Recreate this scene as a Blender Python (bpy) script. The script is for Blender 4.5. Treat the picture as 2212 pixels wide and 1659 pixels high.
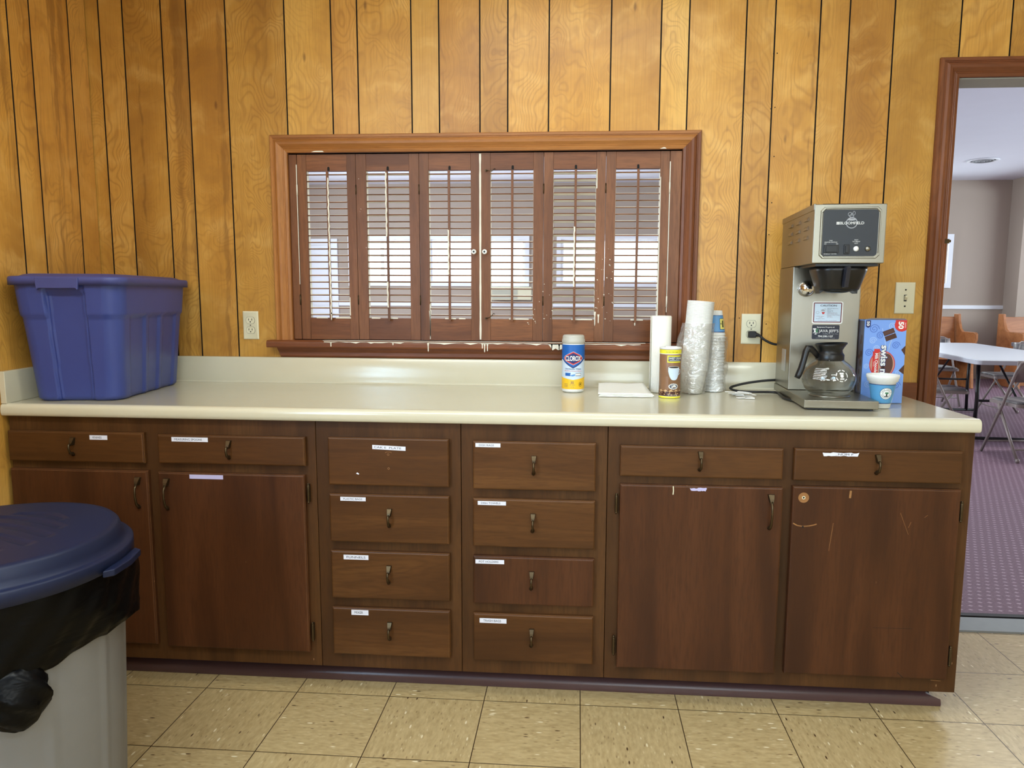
import bpy, bmesh, math, random
from mathutils import Vector, Matrix, noise
random.seed(7)
C = bpy.context.scene.collection
for o in list(bpy.data.objects): bpy.data.objects.remove(o)
PI = math.pi
def rad(a): return a*PI/180

# ------------------------------------------------------------------ camera
IW, IH, FPX = 2212, 1659, 1541.7
CAM = Vector((1.74766, -2.74493, 1.25624)); YAW, PIT, ROL = .0725689, .119372, .0047365
PPX, PPY = 29.745, -3.901
fw = Vector((-math.sin(YAW)*math.cos(PIT), math.cos(YAW)*math.cos(PIT), -math.sin(PIT)))
r0 = Vector((math.cos(YAW), math.sin(YAW), 0)); u0 = r0.cross(fw)
rt = r0*math.cos(ROL)+u0*math.sin(ROL); up = -r0*math.sin(ROL)+u0*math.cos(ROL)
cd = bpy.data.cameras.new('camera'); cam = bpy.data.objects.new('camera', cd); C.objects.link(cam)
M = Matrix((rt, up, -fw)).transposed().to_4x4(); M.translation = CAM; cam.matrix_world = M
cd.sensor_fit = 'HORIZONTAL'; cd.sensor_width = 36; cd.lens = FPX/IW*36
cd.shift_x = -PPX/IW; cd.shift_y = PPY/IW; cd.clip_start = .05; cd.clip_end = 100
bpy.context.scene.camera = cam
def at(px, py, axis, val):
    "point of the photograph at (px,py) on the world plane axis=val"
    d = fw*FPX+rt*(px-IW/2-PPX)-up*(py-IH/2-PPY)
    return CAM+d*((val-CAM[axis])/d[axis])

# ------------------------------------------------------------------ world, lights, exposure
sc = bpy.context.scene
sc.view_settings.view_transform = 'Standard'; sc.view_settings.look = 'None'
sc.view_settings.gamma = 1; sc.view_settings.exposure = 0.28; sc.view_settings.use_curve_mapping = False
w = bpy.data.worlds.new('world'); sc.world = w; w.use_nodes = True
w.node_tree.nodes['Background'].inputs[0].default_value = (.80, .90, 1, 1)
w.node_tree.nodes['Background'].inputs[1].default_value = 3.0
def area(name, loc, rot, sx, sy, power, col, spread=180):
    l = bpy.data.lights.new(name, 'AREA'); l.shape = 'RECTANGLE'; l.size = sx; l.size_y = sy
    l.energy = power; l.color = col; l.spread = rad(spread)
    o = bpy.data.objects.new(name, l); C.objects.link(o); o.location = loc; o.rotation_euler = rot
    return o
WARM = (.94, 1, .96); DAY = (.45, .72, 1)
# kitchen ceiling fixtures (their housings are built below); leftmost added to brighten left wall
LAMPS = ((.80, -2.2, 24), (1.75, -1.05, 11), (2.9, -3.0, 22))
for lx, ly, lp_ in LAMPS: area('kitchen_lamp', (lx, ly, 2.585), (0, 0, 0), 1.2, .28, lp_, WARM)
# daylight through the kitchen windows: left wall behind the camera, and rear wall
area('window_daylight', (.08, -3.15, 1.55), (0, rad(-90), rad(7)), 1.1, 1.3, 75, DAY)
area('window_daylight', (2.6, -4.75, 1.6), (rad(90), 0, 0), 1.6, 1.1, 22, (.82, .94, 1))
# hall daylight: windows on its far wall, ceiling lamps, unseen side lights added
for x in (-1.25, .1, 2.25, 6.65):
    area('hall_window_daylight', (x, 9.05, 1.83), (rad(-90), 0, 0), 1.4, .7, 24, (.84, .95, 1))
area('hall_side_fill', (11.2, 4.5, 1.8), (0, rad(90), 0), 1.4, 5, 200, (.80, .93, 1))
area('hall_side_fill', (-3.45, 4.5, 1.8), (0, rad(-90), 0), 1.2, 3.4, 220, (.80, .93, 1))
for x, y in ((0.8, 5.2), (5.6, 3.2)):
    area('hall_lamp', (x, y, 3.03), (0, 0, 0), 1.2, .5, 34, (.96, 1, .97))

# ------------------------------------------------------------------ node helpers
def lin(c):
    return tuple(((v/255)/12.92 if v/255 <= .04045 else ((v/255+.055)/1.055)**2.4) for v in c)+(1,)
class NT:
    def __init__(s, name):
        s.m = bpy.data.materials.new(name); s.m.use_nodes = True; s.t = s.m.node_tree
        s.b = s.t.nodes['Principled BSDF']; s.out = s.t.nodes['Material Output']
    def n(s, typ, props=None, **ins):
        nd = s.t.nodes.new(typ)
        for k, v in (props or {}).items(): setattr(nd, k, v)
        for k, v in ins.items(): s.put(nd.inputs[int(k[1:])] if k[0] == 'i' and k[1:].isdigit() else nd.inputs[k.replace('_', ' ')], v)
        return nd
    def put(s, sock, v):
        if hasattr(v, 'outputs'): v = v.outputs[0]
        if isinstance(v, bpy.types.NodeSocket): s.t.links.new(v, sock)
        else: sock.default_value = v
    def math(s, op, a, b=0., c=0., clamp=False):
        return s.n('ShaderNodeMath', {'operation': op, 'use_clamp': clamp}, i0=a, i1=b, i2=c).outputs[0]
    def vec(s, op, a, b=(0, 0, 0)):
        return s.n('ShaderNodeVectorMath', {'operation': op}, i0=a, i1=b).outputs[0]
    def mix(s, f, a, b):
        nd = s.n('ShaderNodeMix', {'data_type': 'RGBA'}); s.put(nd.inputs[0], f); s.put(nd.inputs[6], a); s.put(nd.inputs[7], b); return nd.outputs[2]
    def noise(s, v, scale=1., detail=2., rough=.5, dist=0.):
        return s.n('ShaderNodeTexNoise', None, Vector=v, Scale=scale, Detail=detail, Roughness=rough, Distortion=dist)
    def obj(s): return s.n('ShaderNodeTexCoord').outputs['Object']
    def ramp(s, f, *st):
        nd = s.n('ShaderNodeValToRGB', None, Fac=f); e = nd.color_ramp.elements
        while len(e) < len(st): e.new(.5)
        for el, (p, c) in zip(e, st): el.position = p; el.color = c if len(c) == 4 else lin(c)
        return nd.outputs[0]
    def smooth(s, v, a, b):
        nd = s.n('ShaderNodeMapRange', {'interpolation_type': 'SMOOTHSTEP'}, i0=v, i1=a, i2=b, i3=0., i4=1.); return nd.outputs[0]
    def bump(s, h, strength=.3, dist=.002):
        nd = s.n('ShaderNodeBump', None, Strength=strength, Distance=dist, Height=h); s.put(s.b.inputs['Normal'], nd.outputs[0])
    def base(s, c=None, rough=.5, metal=0., spec=.5, **kw):
        if c is not None: s.put(s.b.inputs['Base Color'], c)
        s.put(s.b.inputs['Roughness'], rough); s.put(s.b.inputs['Metallic'], metal); s.b.inputs['Specular IOR Level'].default_value = spec
        for k, v in kw.items(): s.put(s.b.inputs[k.replace('_', ' ')], v)
        return s.m
def plain(name, rgb, rough=.5, metal=0., var=.06, scale=30., **kw):
    s = NT(name); c = lin(rgb); n = s.noise(s.obj(), scale, 3)
    d = tuple(v*(1-var) for v in c[:3])+(1,); l = tuple(min(1, v*(1+var)) for v in c[:3])+(1,)
    s.base(s.mix(n.outputs[0], d, l), rough, metal, **kw); return s.m

# panelling: figured birch, every plank its own cut (face attributes plk, tone, streak)
def make_panel():
    s = NT('birch panelling'); P = s.obj()
    a = lambda n: s.n('ShaderNodeAttribute', {'attribute_name': n}).outputs['Fac']
    plk, tone, strk = a('plk'), a('tone'), a('streak')
    off = s.n('ShaderNodeCombineXYZ', None, i0=s.math('MULTIPLY', plk, 37.7), i1=s.math('MULTIPLY', plk, 11.3), i2=s.math('MULTIPLY', plk, 91.1)).outputs[0]
    Q = s.vec('ADD', P, off)
    big = s.noise(s.vec('MULTIPLY', Q, (3.2, 3.2, .9)), 1., 2., .5, .6)
    W = s.vec('ADD', s.vec('MULTIPLY', Q, (4.2, 4.2, .85)), s.vec('MULTIPLY', s.noise(s.vec('MULTIPLY', Q, (6, 6, 5)), 1., 1.5).outputs[1], (.75, .75, .75)))
    fld = s.noise(W, 1., 1.2, .4, .3).outputs[0]
    freq = s.math('MULTIPLY_ADD', s.noise(s.vec('MULTIPLY', Q, (.9, .9, .5)), 1., 0.).outputs[0], 260., 190.)
    ring = s.math('MULTIPLY_ADD', s.math('SINE', s.math('MULTIPLY', fld, freq)), .5, .5)
    ring = s.math('POWER', ring, 3.6)
    ringamt = s.math('MULTIPLY', ring, s.smooth(s.noise(s.vec('MULTIPLY', Q, (2, 2, 1.3)), 1., 1.).outputs[0], .3, .66))
    fine = s.noise(s.vec('MULTIPLY', Q, (260, 260, 7)), 1., 3., .6).outputs[0]
    curl = s.noise(s.vec('ADD', s.vec('MULTIPLY', Q, (4.5, 4.5, 10)), s.vec('MULTIPLY', s.noise(s.vec('MULTIPLY', Q, (7, 7, 3)), 1., 2.).outputs[1], (1.2, 1.2, 2.2))), 1., 3., .55).outputs[0]
    c = s.ramp(big.outputs[0], (.22, (166, 106, 42)), (.45, (200, 138, 62)), (.62, (212, 152, 74)), (.85, (226, 174, 96)))
    c = s.mix(s.math('MULTIPLY', s.smooth(curl, .46, .80), .55), c, lin((232, 178, 104)))
    c = s.mix(s.math('MULTIPLY', s.smooth(curl, .50, .22), .42), c, lin((150, 94, 42)))
    c = s.mix(s.math('MULTIPLY', ringamt, .42), c, lin((150, 94, 42)))
    c = s.mix(s.math('MULTIPLY', s.smooth(fine, .35, .8), .34), c, lin((150, 94, 44)))
    st = s.noise(s.vec('ADD', s.vec('MULTIPLY', Q, (24, 24, .5)), s.vec('MULTIPLY', s.noise(s.vec('MULTIPLY', Q, (5, 5, 9)), 1., 2.).outputs[1], (.8, .8, .2))), 1., 2., .55).outputs[0]
    sm = s.smooth(st, s.math('MULTIPLY_ADD', strk, -.13, .67), s.math('MULTIPLY_ADD', strk, -.09, .76))
    c = s.mix(s.math('MULTIPLY', sm, .50), c, lin((122, 74, 36)))
    edge = s.math('ABSOLUTE', s.math('SUBTRACT', st, .5)); 
    kn = s.smooth(s.n('ShaderNodeTexVoronoi', None, Vector=s.vec('MULTIPLY', Q, (9, 9, 3.2)), Scale=1.).outputs[0], .075, .02)
    c = s.mix(s.math('MULTIPLY', kn, .6), c, lin((96, 52, 24)))
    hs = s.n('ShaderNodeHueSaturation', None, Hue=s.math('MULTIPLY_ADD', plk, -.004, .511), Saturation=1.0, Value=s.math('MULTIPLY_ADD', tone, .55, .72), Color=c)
    s.base(hs.outputs[0], s.math('MULTIPLY_ADD', fine, .12, .27), 0, .45)
    s.bump(s.math('MULTIPLY_ADD', ring, .4, fine), .08, .0006); return s.m
def make_wood(name, dark, mid, light, axis='z', rough=.4, wear=.0, ringamt=.3, spec=.4, sc_=1.):
    s = NT(name); P = s.obj()
    isl = s.n('ShaderNodeNewGeometry').outputs['Random Per Island']
    rnd = s.n('ShaderNodeObjectInfo').outputs['Random']
    o = s.math('MULTIPLY_ADD', isl, 13.3, s.math('MULTIPLY', rnd, 57.7))
    Q = s.vec('ADD', P, s.n('ShaderNodeCombineXYZ', None, i0=o, i1=o, i2=o).outputs[0])
    k = {'z': (1, 1, .09), 'x': (.09, 1, 1), 'y': (1, .09, 1)}[axis]
    fine = s.noise(s.vec('MULTIPLY', Q, tuple(v*190*sc_ for v in k)), 1., 3., .6).outputs[0]
    mid_n = s.noise(s.vec('MULTIPLY', Q, tuple(v*9*sc_ for v in k)), 1., 2., .5, .7).outputs[0]
    ring = s.math('POWER', s.math('MULTIPLY_ADD', s.math('SINE', s.math('MULTIPLY', mid_n, 70.)), .5, .5), 2.)
    c = s.ramp(mid_n, (.25, dark), (.5, mid), (.78, light))
    c = s.mix(s.math('MULTIPLY', ring, ringamt), c, lin(dark))
    c = s.mix(s.math('MULTIPLY', s.smooth(fine, .4, .75), .45), c, lin(dark))
    blot = s.noise(P, 3.1, 3).outputs[0]
    c = s.n('ShaderNodeHueSaturation', None, Value=s.math('MULTIPLY_ADD', blot, .35, .82), Color=c).outputs[0]
    if wear:
        v = s.n('ShaderNodeTexVoronoi', None, Vector=s.vec('MULTIPLY', P, (26, 26, 11)), Scale=1., Randomness=1.)
        keep = s.smooth(s.noise(P, 2.7, 1).outputs[0], .56, .68)
        sp = s.math('MULTIPLY', s.smooth(v.outputs[0], .055, .03), keep)
        sr = s.noise(s.vec('MULTIPLY', P, (150, 150, 5)), 1., 2., .5, .4).outputs[0]
        sp = s.math('MAXIMUM', sp, s.math('MULTIPLY', s.smooth(sr, .74, .80), s.math('MULTIPLY', keep, .5)))
        c = s.mix(s.math('MULTIPLY', sp, wear), c, lin((190, 150, 110)))
    s.base(c, s.math('MULTIPLY_ADD', fine, .15, rough-.06), 0, spec); s.bump(fine, .10, .0005); return s.m
M_ = {}
M_['panel'] = make_panel()
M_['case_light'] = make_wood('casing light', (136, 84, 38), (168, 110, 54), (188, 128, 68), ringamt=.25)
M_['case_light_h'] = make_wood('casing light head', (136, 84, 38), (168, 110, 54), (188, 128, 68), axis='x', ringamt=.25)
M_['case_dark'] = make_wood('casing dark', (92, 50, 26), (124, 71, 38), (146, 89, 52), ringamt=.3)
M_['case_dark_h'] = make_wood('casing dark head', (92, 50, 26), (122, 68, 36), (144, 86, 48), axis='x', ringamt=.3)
M_['shutter'] = make_wood('shutter stain', (84, 48, 24), (120, 73, 40), (144, 93, 56), ringamt=.2)
M_['shutter_h'] = make_wood('shutter rail stain', (84, 46, 22), (124, 74, 39), (148, 94, 54), axis='x', ringamt=.25)
M_['frame'] = make_wood('cabinet frame', (58, 35, 16), (80, 50, 25), (94, 62, 32), wear=.5, ringamt=.15, spec=.28)
M_['drawer'] = make_wood('drawer front', (64, 37, 15), (86, 53, 24), (102, 66, 32), axis='x', wear=.5, ringamt=.3, spec=.28)
M_['door'] = make_wood('door veneer', (54, 29, 15), (76, 43, 22), (88, 52, 29), wear=.7, ringamt=.1, spec=.28)
M_['edge'] = make_wood('worn lit edge', (124, 84, 46), (152, 106, 62), (172, 126, 78), axis='x', ringamt=.1)
M_['pew'] = make_wood('pew oak', (142, 86, 46), (172, 110, 64), (192, 130, 82), axis='x', ringamt=.4)
M_['paint'] = plain('white paint', (232, 226, 208), .45)
M_['dark'] = plain('dark gap', (14, 9, 7), .8)
M_['kick'] = plain('black toe kick', (26, 24, 28), .6)
M_['kicktrim'] = plain('brown vinyl trim', (82, 58, 58), .28, var=.2, scale=9)
M_['bronze'] = plain('aged bronze', (82, 68, 48), .36, .85, var=.35, scale=60)
M_['laminate'] = plain('almond laminate', (206, 199, 174), .20, var=.025, scale=14, Coat_Weight=.3, Coat_Roughness=.12)
M_['ivory'] = plain('ivory plastic', (222, 216, 186), .35, var=.02)
M_['black'] = plain('black plastic', (12, 12, 14), .36, var=.1)
M_['rubber'] = plain('black rubber', (20, 20, 22), .5)
M_['blackprint'] = plain('black ink', (24, 24, 28), .5)
M_['white'] = plain('white plastic', (236, 236, 232), .4, var=.02)
M_['labelwhite'] = plain('label tape', (226, 228, 240), .5, var=.02)
M_['labellav'] = plain('blank lavender tape', (190, 184, 222), .5, var=.05)
M_['greywall'] = plain('hall wall paint', (172, 157, 144), .8, var=.02, scale=3)
M_['hallwhite'] = plain('hall trim paint', (232, 234, 240), .5, var=.01)
M_['ceil'] = plain('ceiling paint', (226, 228, 238), .85, var=.02, scale=4)
M_['kwall'] = plain('kitchen rear wall', (200, 178, 140), .7, var=.03)
M_['jamb'] = plain('grey green jamb paint', (170, 172, 158), .5)
M_['threshold'] = plain('metal threshold', (128, 132, 134), .5, .3)
M_['tabletop'] = plain('table plastic', (206, 210, 218), .38, var=.03)
M_['shadetop'] = plain('painted shade table top', (106, 104, 112), .45, var=.04)  # grey stands in for a top that reflects no light
M_['chairmetal'] = plain('taupe chair enamel', (142, 130, 126), .38, .2)
M_['glassy'] = None
def make_steel(name, rgb, rough, axis):
    s = NT(name); k = {'x': (.02, 1, 1), 'z': (1, 1, .02)}[axis]
    n = s.noise(s.vec('MULTIPLY', s.obj(), tuple(v*500 for v in k)), 1., 3., .6).outputs[0]
    b = s.noise(s.obj(), 9., 3).outputs[0]
    c = s.mix(b, lin(tuple(v*.90 for v in rgb)), lin(rgb))
    s.base(c, s.math('MULTIPLY_ADD', n, .16, s.math('MULTIPLY_ADD', b, .12, rough-.1)), 1.); s.bump(n, .05, .0004); return s.m
M_['steel'] = make_steel('brushed steel', (158, 154, 142), .30, 'z')
M_['steelh'] = make_steel('brushed steel front', (158, 154, 140), .30, 'x')
M_['chrome'] = plain('chrome', (225, 225, 228), .06, 1., var=.01)
def make_film():
    s = NT('clear film'); P = s.obj()
    n = s.noise(s.vec('MULTIPLY', P, (26, 26, 46)), 1., 3., .5, 1.2).outputs[0]
    g = s.n('ShaderNodeBsdfGlossy', None, Roughness=.16); g.inputs[0].default_value = (1, 1, 1, 1)
    t = s.n('ShaderNodeBsdfTransparent'); d = s.n('ShaderNodeBsdfTranslucent'); d.inputs[0].default_value = (.9, .92, .95, 1)
    bp = s.n('ShaderNodeBump', None, Strength=1., Distance=.014, Height=n); s.put(g.inputs['Normal'], bp.outputs[0])
    m1 = s.n('ShaderNodeMixShader', None, i0=.18); s.put(m1.inputs[1], t.outputs[0]); s.put(m1.inputs[2], d.outputs[0])
    m2 = s.n('ShaderNodeMixShader', None, i0=.24); s.put(m2.inputs[1], m1.outputs[0]); s.put(m2.inputs[2], g.outputs[0])
    s.put(s.out.inputs[0], m2.outputs[0]); return s.m
M_['film'] = make_film()
def make_glass(name, k=.12):
    s = NT(name); g = s.n('ShaderNodeBsdfGlossy', None, Roughness=.02); t = s.n('ShaderNodeBsdfTransparent')
    t.inputs[0].default_value = (.97, .98, .98, 1); f = s.math('MULTIPLY', s.math('POWER', s.n('ShaderNodeLayerWeight', None, Blend=.5).outputs['Facing'], 3.2), .55)
    m = s.n('ShaderNodeMixShader', None, i0=s.math('MULTIPLY_ADD', f, 1., k)); s.put(m.inputs[1], t.outputs[0]); s.put(m.inputs[2], g.outputs[0])
    s.put(s.out.inputs[0], m.outputs[0]); return s.m
M_['glass'] = make_glass('carafe glass', .03); M_['pane'] = make_glass('window glass', .02)
def emit(name, rgb, st):
    s = NT(name); s.base(lin(rgb), .4); s.b.inputs['Emission Color'].default_value = lin(rgb); s.b.inputs['Emission Strength'].default_value = st; return s.m
M_['diffuser'] = emit('lamp diffuser', (255, 244, 222), 3.)
def make_vct():
    s = NT('vinyl composition tile'); P = s.obj()
    T = .3001
    U = s.vec('DIVIDE', s.vec('SUBTRACT', P, (.5695, -.6607, 0)), (T, T, 1))
    sx = s.n('ShaderNodeSeparateXYZ', None, i0=U); fx = s.math('FRACT', sx.outputs[0]); fy = s.math('FRACT', sx.outputs[1])
    cx = s.math('FLOOR', sx.outputs[0]); cy = s.math('FLOOR', sx.outputs[1])
    par = s.math('FLOORED_MODULO', s.math('ADD', cx, cy), 2.)
    wn = s.n('ShaderNodeTexWhiteNoise', {'noise_dimensions': '2D'}, Vector=s.n('ShaderNodeCombineXYZ', None, i0=cx, i1=cy).outputs[0])
    off = s.vec('MULTIPLY', wn.outputs[1], (9, 9, 9))
    A = s.vec('ADD', s.vec('MULTIPLY', P, (34, 110, 1)), off); B_ = s.vec('ADD', s.vec('MULTIPLY', P, (110, 34, 1)), off)
    vm = s.n('ShaderNodeMix', {'data_type': 'VECTOR'}); s.put(vm.inputs[0], par); s.put(vm.inputs[4], A); s.put(vm.inputs[5], B_); V = vm.outputs[1]
    c = s.mix(s.noise(V, .9, 3., .6).outputs[0], lin((144, 120, 76)), lin((208, 185, 138)))
    v1 = s.n('ShaderNodeTexVoronoi', None, Vector=V, Scale=.62); h1 = s.n('ShaderNodeSeparateColor', None, i0=v1.outputs[1])
    c = s.mix(s.math('MULTIPLY', s.smooth(v1.outputs[0], .24, .12), s.math('GREATER_THAN', h1.outputs[0], .78)), c, lin((228, 214, 178)))
    c = s.mix(s.math('MULTIPLY', s.smooth(v1.outputs[0], .22, .1), s.math('LESS_THAN', h1.outputs[0], .14)), c, lin((78, 54, 32)))
    v2 = s.n('ShaderNodeTexVoronoi', None, Vector=s.vec('ADD', V, (3.3, 7.7, 0)), Scale=1.1); h2 = s.n('ShaderNodeSeparateColor', None, i0=v2.outputs[1])
    c = s.mix(s.math('MULTIPLY', s.smooth(v2.outputs[0], .34, .1), s.math('MULTIPLY', s.math('LESS_THAN', h2.outputs[1], .3), .6)), c, lin((112, 86, 50)))
    c = s.mix(s.math('MULTIPLY', s.smooth(v2.outputs[0], .34, .1), s.math('MULTIPLY', s.math('GREATER_THAN', h2.outputs[1], .72), .5)), c, lin((214, 198, 156)))
    big = s.noise(P, 1.7, 2).outputs[0]; c = s.n('ShaderNodeHueSaturation', None, Value=s.math('MULTIPLY_ADD', big, .2, .9), Color=c).outputs[0]
    g = s.math('MINIMUM', s.math('MINIMUM', fx, s.math('SUBTRACT', 1., fx)), s.math('MINIMUM', fy, s.math('SUBTRACT', 1., fy)))
    c = s.mix(s.smooth(g, .006, .003), c, lin((54, 38, 20)))
    s.base(c, s.math('MULTIPLY_ADD', big, .14, .24), 0, .5); s.bump(s.smooth(g, .003, .007), .3, .001); return s.m
M_['vct'] = make_vct()
def make_carpet():
    s = NT('purple woven carpet'); P = s.obj()
    U = s.vec('MULTIPLY', P, (26, 26, 1)); sx = s.n('ShaderNodeSeparateXYZ', None, i0=U)
    row = s.math('FLOOR', sx.outputs[1]); x = s.math('ADD', sx.outputs[0], s.math('MULTIPLY', s.math('FLOORED_MODULO', row, 2.), .5))
    dx = s.math('ABSOLUTE', s.math('SUBTRACT', s.math('FRACT', x), .5)); dy = s.math('ABSOLUTE', s.math('SUBTRACT', s.math('FRACT', sx.outputs[1]), .5))
    d = s.math('ADD', s.math('MULTIPLY', dx, 1.), s.math('MULTIPLY', dy, 1.4)); dot = s.smooth(d, .36, .20)
    n = s.noise(P, 160., 2).outputs[0]
    c = s.mix(n, lin((88, 64, 78)), lin((138, 108, 124)))
    c = s.mix(s.math('MULTIPLY', dot, s.math('MULTIPLY_ADD', n, .8, .2)), c, lin((196, 172, 184)))
    s.base(c, .62, 0, .4); s.bump(s.math('ADD', dot, n), .4, .004); return s.m
M_['carpet'] = make_carpet()

# ------------------------------------------------------------------ geometry helpers
class B:
    def __init__(s): s.bm = bmesh.new(); s.attr = None
    def lay(s): return {k: (s.bm.faces.layers.float.get(k) or s.bm.faces.layers.float.new(k)) for k in s.attr} if s.attr else {}
    def face(s, pts, mi=0, smooth=False):
        L_ = s.lay()
        vs = [s.bm.verts.new(p) for p in pts]
        try: f = s.bm.faces.new(vs)
        except ValueError: return
        f.material_index = mi; f.smooth = smooth
        if s.attr:
            for k, v in s.attr.items(): f[L_[k]] = v
        return f
    def box(s, x0, x1, y0, y1, z0, z1, mi=0, M=None, smi=None):
        L_ = s.lay()
        p = [Vector((x, y, z)) for z in (z0, z1) for y in (y0, y1) for x in (x0, x1)]
        if M: p = [M@v for v in p]
        v = [s.bm.verts.new(q) for q in p]
        for fi, idx in enumerate(((0, 2, 3, 1), (4, 5, 7, 6), (0, 1, 5, 4), (2, 6, 7, 3), (1, 3, 7, 5), (0, 4, 6, 2))):
            f = s.bm.faces.new([v[i] for i in idx]); f.material_index = smi if smi is not None and fi > 3 else mi
            if s.attr:
                for k, a in s.attr.items(): f[L_[k]] = a
        return s
    def loft(s, loops, mi=0, closed=True, cap0=True, cap1=True, smooth=True, capmi=None):
        vs = [[s.bm.verts.new(p) for p in lp] for lp in loops]
        n = len(vs[0])
        for a, b in zip(vs, vs[1:]):
            for i in range(n if closed else n-1):
                j = (i+1) % n
                try: f = s.bm.faces.new((a[i], a[j], b[j], b[i]))
                except ValueError: continue
                f.material_index = mi(i) if callable(mi) else mi; f.smooth = smooth
        cm = capmi if capmi is not None else (mi if not callable(mi) else 0)
        if closed and cap0: f = s.bm.faces.new(vs[0][::-1]); f.material_index = cm
        if closed and cap1: f = s.bm.faces.new(vs[-1]); f.material_index = cm
        return s
    def lathe(s, prof, c=(0, 0, 0), seg=32, mi=0, axis='z', M=None, smooth=True, caps=(True, True)):
        loops = []
        for r, h in prof:
            lp = []
            for i in range(seg):
                a = 2*PI*i/seg; x, y = r*math.cos(a), r*math.sin(a)
                v = Vector((x, y, h)) if axis == 'z' else (Vector((x, -h, y)) if axis == 'y' else Vector((h, x, y)))
                v = v+Vector(c); lp.append(M@v if M else v)
            loops.append(lp)
        return s.loft(loops, mi, cap0=caps[0], cap1=caps[1], smooth=smooth)
    def tube(s, pts, r, seg=10, mi=0, caps=True, flat=1.):
        pts = [Vector(p) for p in pts]; rs = r if isinstance(r, (list, tuple)) else [r]*len(pts)
        loops = []; n = None
        for i, p in enumerate(pts):
            t = (pts[min(i+1, len(pts)-1)]-pts[max(i-1, 0)]).normalized()
            if n is None: n = t.orthogonal().normalized()
            else: n = (n-t*n.dot(t)).normalized()
            b = t.cross(n)
            loops.append([p+(n*math.cos(2*PI*k/seg)+b*math.sin(2*PI*k/seg)*flat)*rs[i] for k in range(seg)])
        return s.loft(loops, mi, cap0=caps, cap1=caps)
    def prism(s, poly, f0, f1, mi=0, smooth=False):
        return s.loft([[f0(*p) for p in poly], [f1(*p) for p in poly]], mi, smooth=smooth)
    def poly(s, pts2, mp, mi=0): s.face([mp(*p) for p in pts2], mi)
    def disc(s, u, v, ru, rv, mp, mi=0, seg=28, a0=0, a1=2*PI):
        s.face([mp(u+ru*math.cos(a0+(a1-a0)*i/seg), v+rv*math.sin(a0+(a1-a0)*i/seg)) for i in range(seg if a1-a0 > 6.2 else seg+1)], mi)
    def ring(s, u, v, ru, rv, wd, mp, mi=0, seg=28):
        for i in range(seg):
            a, b = 2*PI*i/seg, 2*PI*(i+1)/seg
            s.face([mp(u+(ru-w_)*math.cos(t), v+(rv-w_)*math.sin(t)) for t, w_ in ((a, 0), (b, 0), (b, wd), (a, wd))], mi)
    def rect(s, u0, u1, v0, v1, mp, mi=0, nu=1, r=0):
        if r:
            pts = []
            for cx, cy, a in ((u1-r, v1-r, 0), (u0+r, v1-r, 90), (u0+r, v0+r, 180), (u1-r, v0+r, 270)):
                pts += [(cx+r*math.cos(rad(a+k*22.5)), cy+r*math.sin(rad(a+k*22.5))) for k in range(5)]
            s.face([mp(*p) for p in pts], mi); return
        for i in range(nu):
            a = u0+(u1-u0)*i/nu; b = u0+(u1-u0)*(i+1)/nu
            s.face([mp(a, v0), mp(b, v0), mp(b, v1), mp(a, v1)], mi)
    def text(s, txt, u, v, h, mp, mi=0, width=None, align='l', bold=0.):
        cu = bpy.data.curves.new('t', 'FONT'); cu.body = txt; cu.size = 1; cu.fill_mode = 'FRONT'; cu.offset = bold; cu.resolution_u = 3
        ob = bpy.data.objects.new('t', cu); C.objects.link(ob); bpy.context.view_layer.update()
        me = bpy.data.meshes.new_from_object(ob.evaluated_get(bpy.context.evaluated_depsgraph_get()))
        vs = [q.co.copy() for q in me.vertices]; fs = [tuple(p.vertices) for p in me.polygons]
        bpy.data.objects.remove(ob); bpy.data.curves.remove(cu); bpy.data.meshes.remove(me)
        if not vs: return
        x0, x1 = min(q.x for q in vs), max(q.x for q in vs); y0, y1 = 0, .70
        sy = h/(y1-y0); sx = width/(x1-x0) if width else sy
        W_ = (x1-x0)*sx; ox = u-(W_/2 if align == 'c' else (W_ if align == 'r' else 0))
        nv = [s.bm.verts.new(mp(ox+(q.x-x0)*sx, v+q.y*sy)) for q in vs]
        for f in fs:
            try: g = s.bm.faces.new([nv[i] for i in f]); g.material_index = mi
            except ValueError: pass
    def line(s, pts, wd, mp, mi=0):
        for (a, b), (c, d) in zip(pts, pts[1:]):
            L = math.hypot(c-a, d-b) or 1; nx, ny = -(d-b)/L*wd/2, (c-a)/L*wd/2
            s.face([mp(a+nx, b+ny), mp(a-nx, b-ny), mp(c-nx, d-ny), mp(c+nx, d+ny)], mi)
    def build(s, name, mats, parent=None, bevel=0., seg=2, world=True, sub=0, normals=True, thick=0.):
        if normals: bmesh.ops.recalc_face_normals(s.bm, faces=s.bm.faces)
        if parent is not None and world: s.bm.transform(wm(parent).inverted())
        me = bpy.data.meshes.new(name); s.bm.to_mesh(me); s.bm.free()
        for m in (mats if isinstance(mats, (list, tuple)) else [mats]): me.materials.append(M_[m] if isinstance(m, str) else m)
        o = bpy.data.objects.new(name, me); C.objects.link(o)
        if parent is not None: o.parent = parent
        if thick: md = o.modifiers.new('t', 'SOLIDIFY'); md.thickness = thick; md.offset = -1
        if bevel:
            md = o.modifiers.new('b', 'BEVEL'); md.width = bevel; md.segments = seg; md.limit_method = 'ANGLE'; md.angle_limit = rad(40)
            md.harden_normals = True
            for p in me.polygons: p.use_smooth = True
        if sub: md = o.modifiers.new('s', 'SUBSURF'); md.levels = sub; md.render_levels = sub
        return o
def wm(o):
    m = o.matrix_basis.copy(); p = o.parent
    while p is not None: m = p.matrix_basis@m; p = p.parent
    return m
def tag(o, label=None, cat=None, group=None, kind=None):
    for k, v in (('label', label), ('category', cat), ('group', group), ('kind', kind)):
        if v: o[k] = v
    return o
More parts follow.
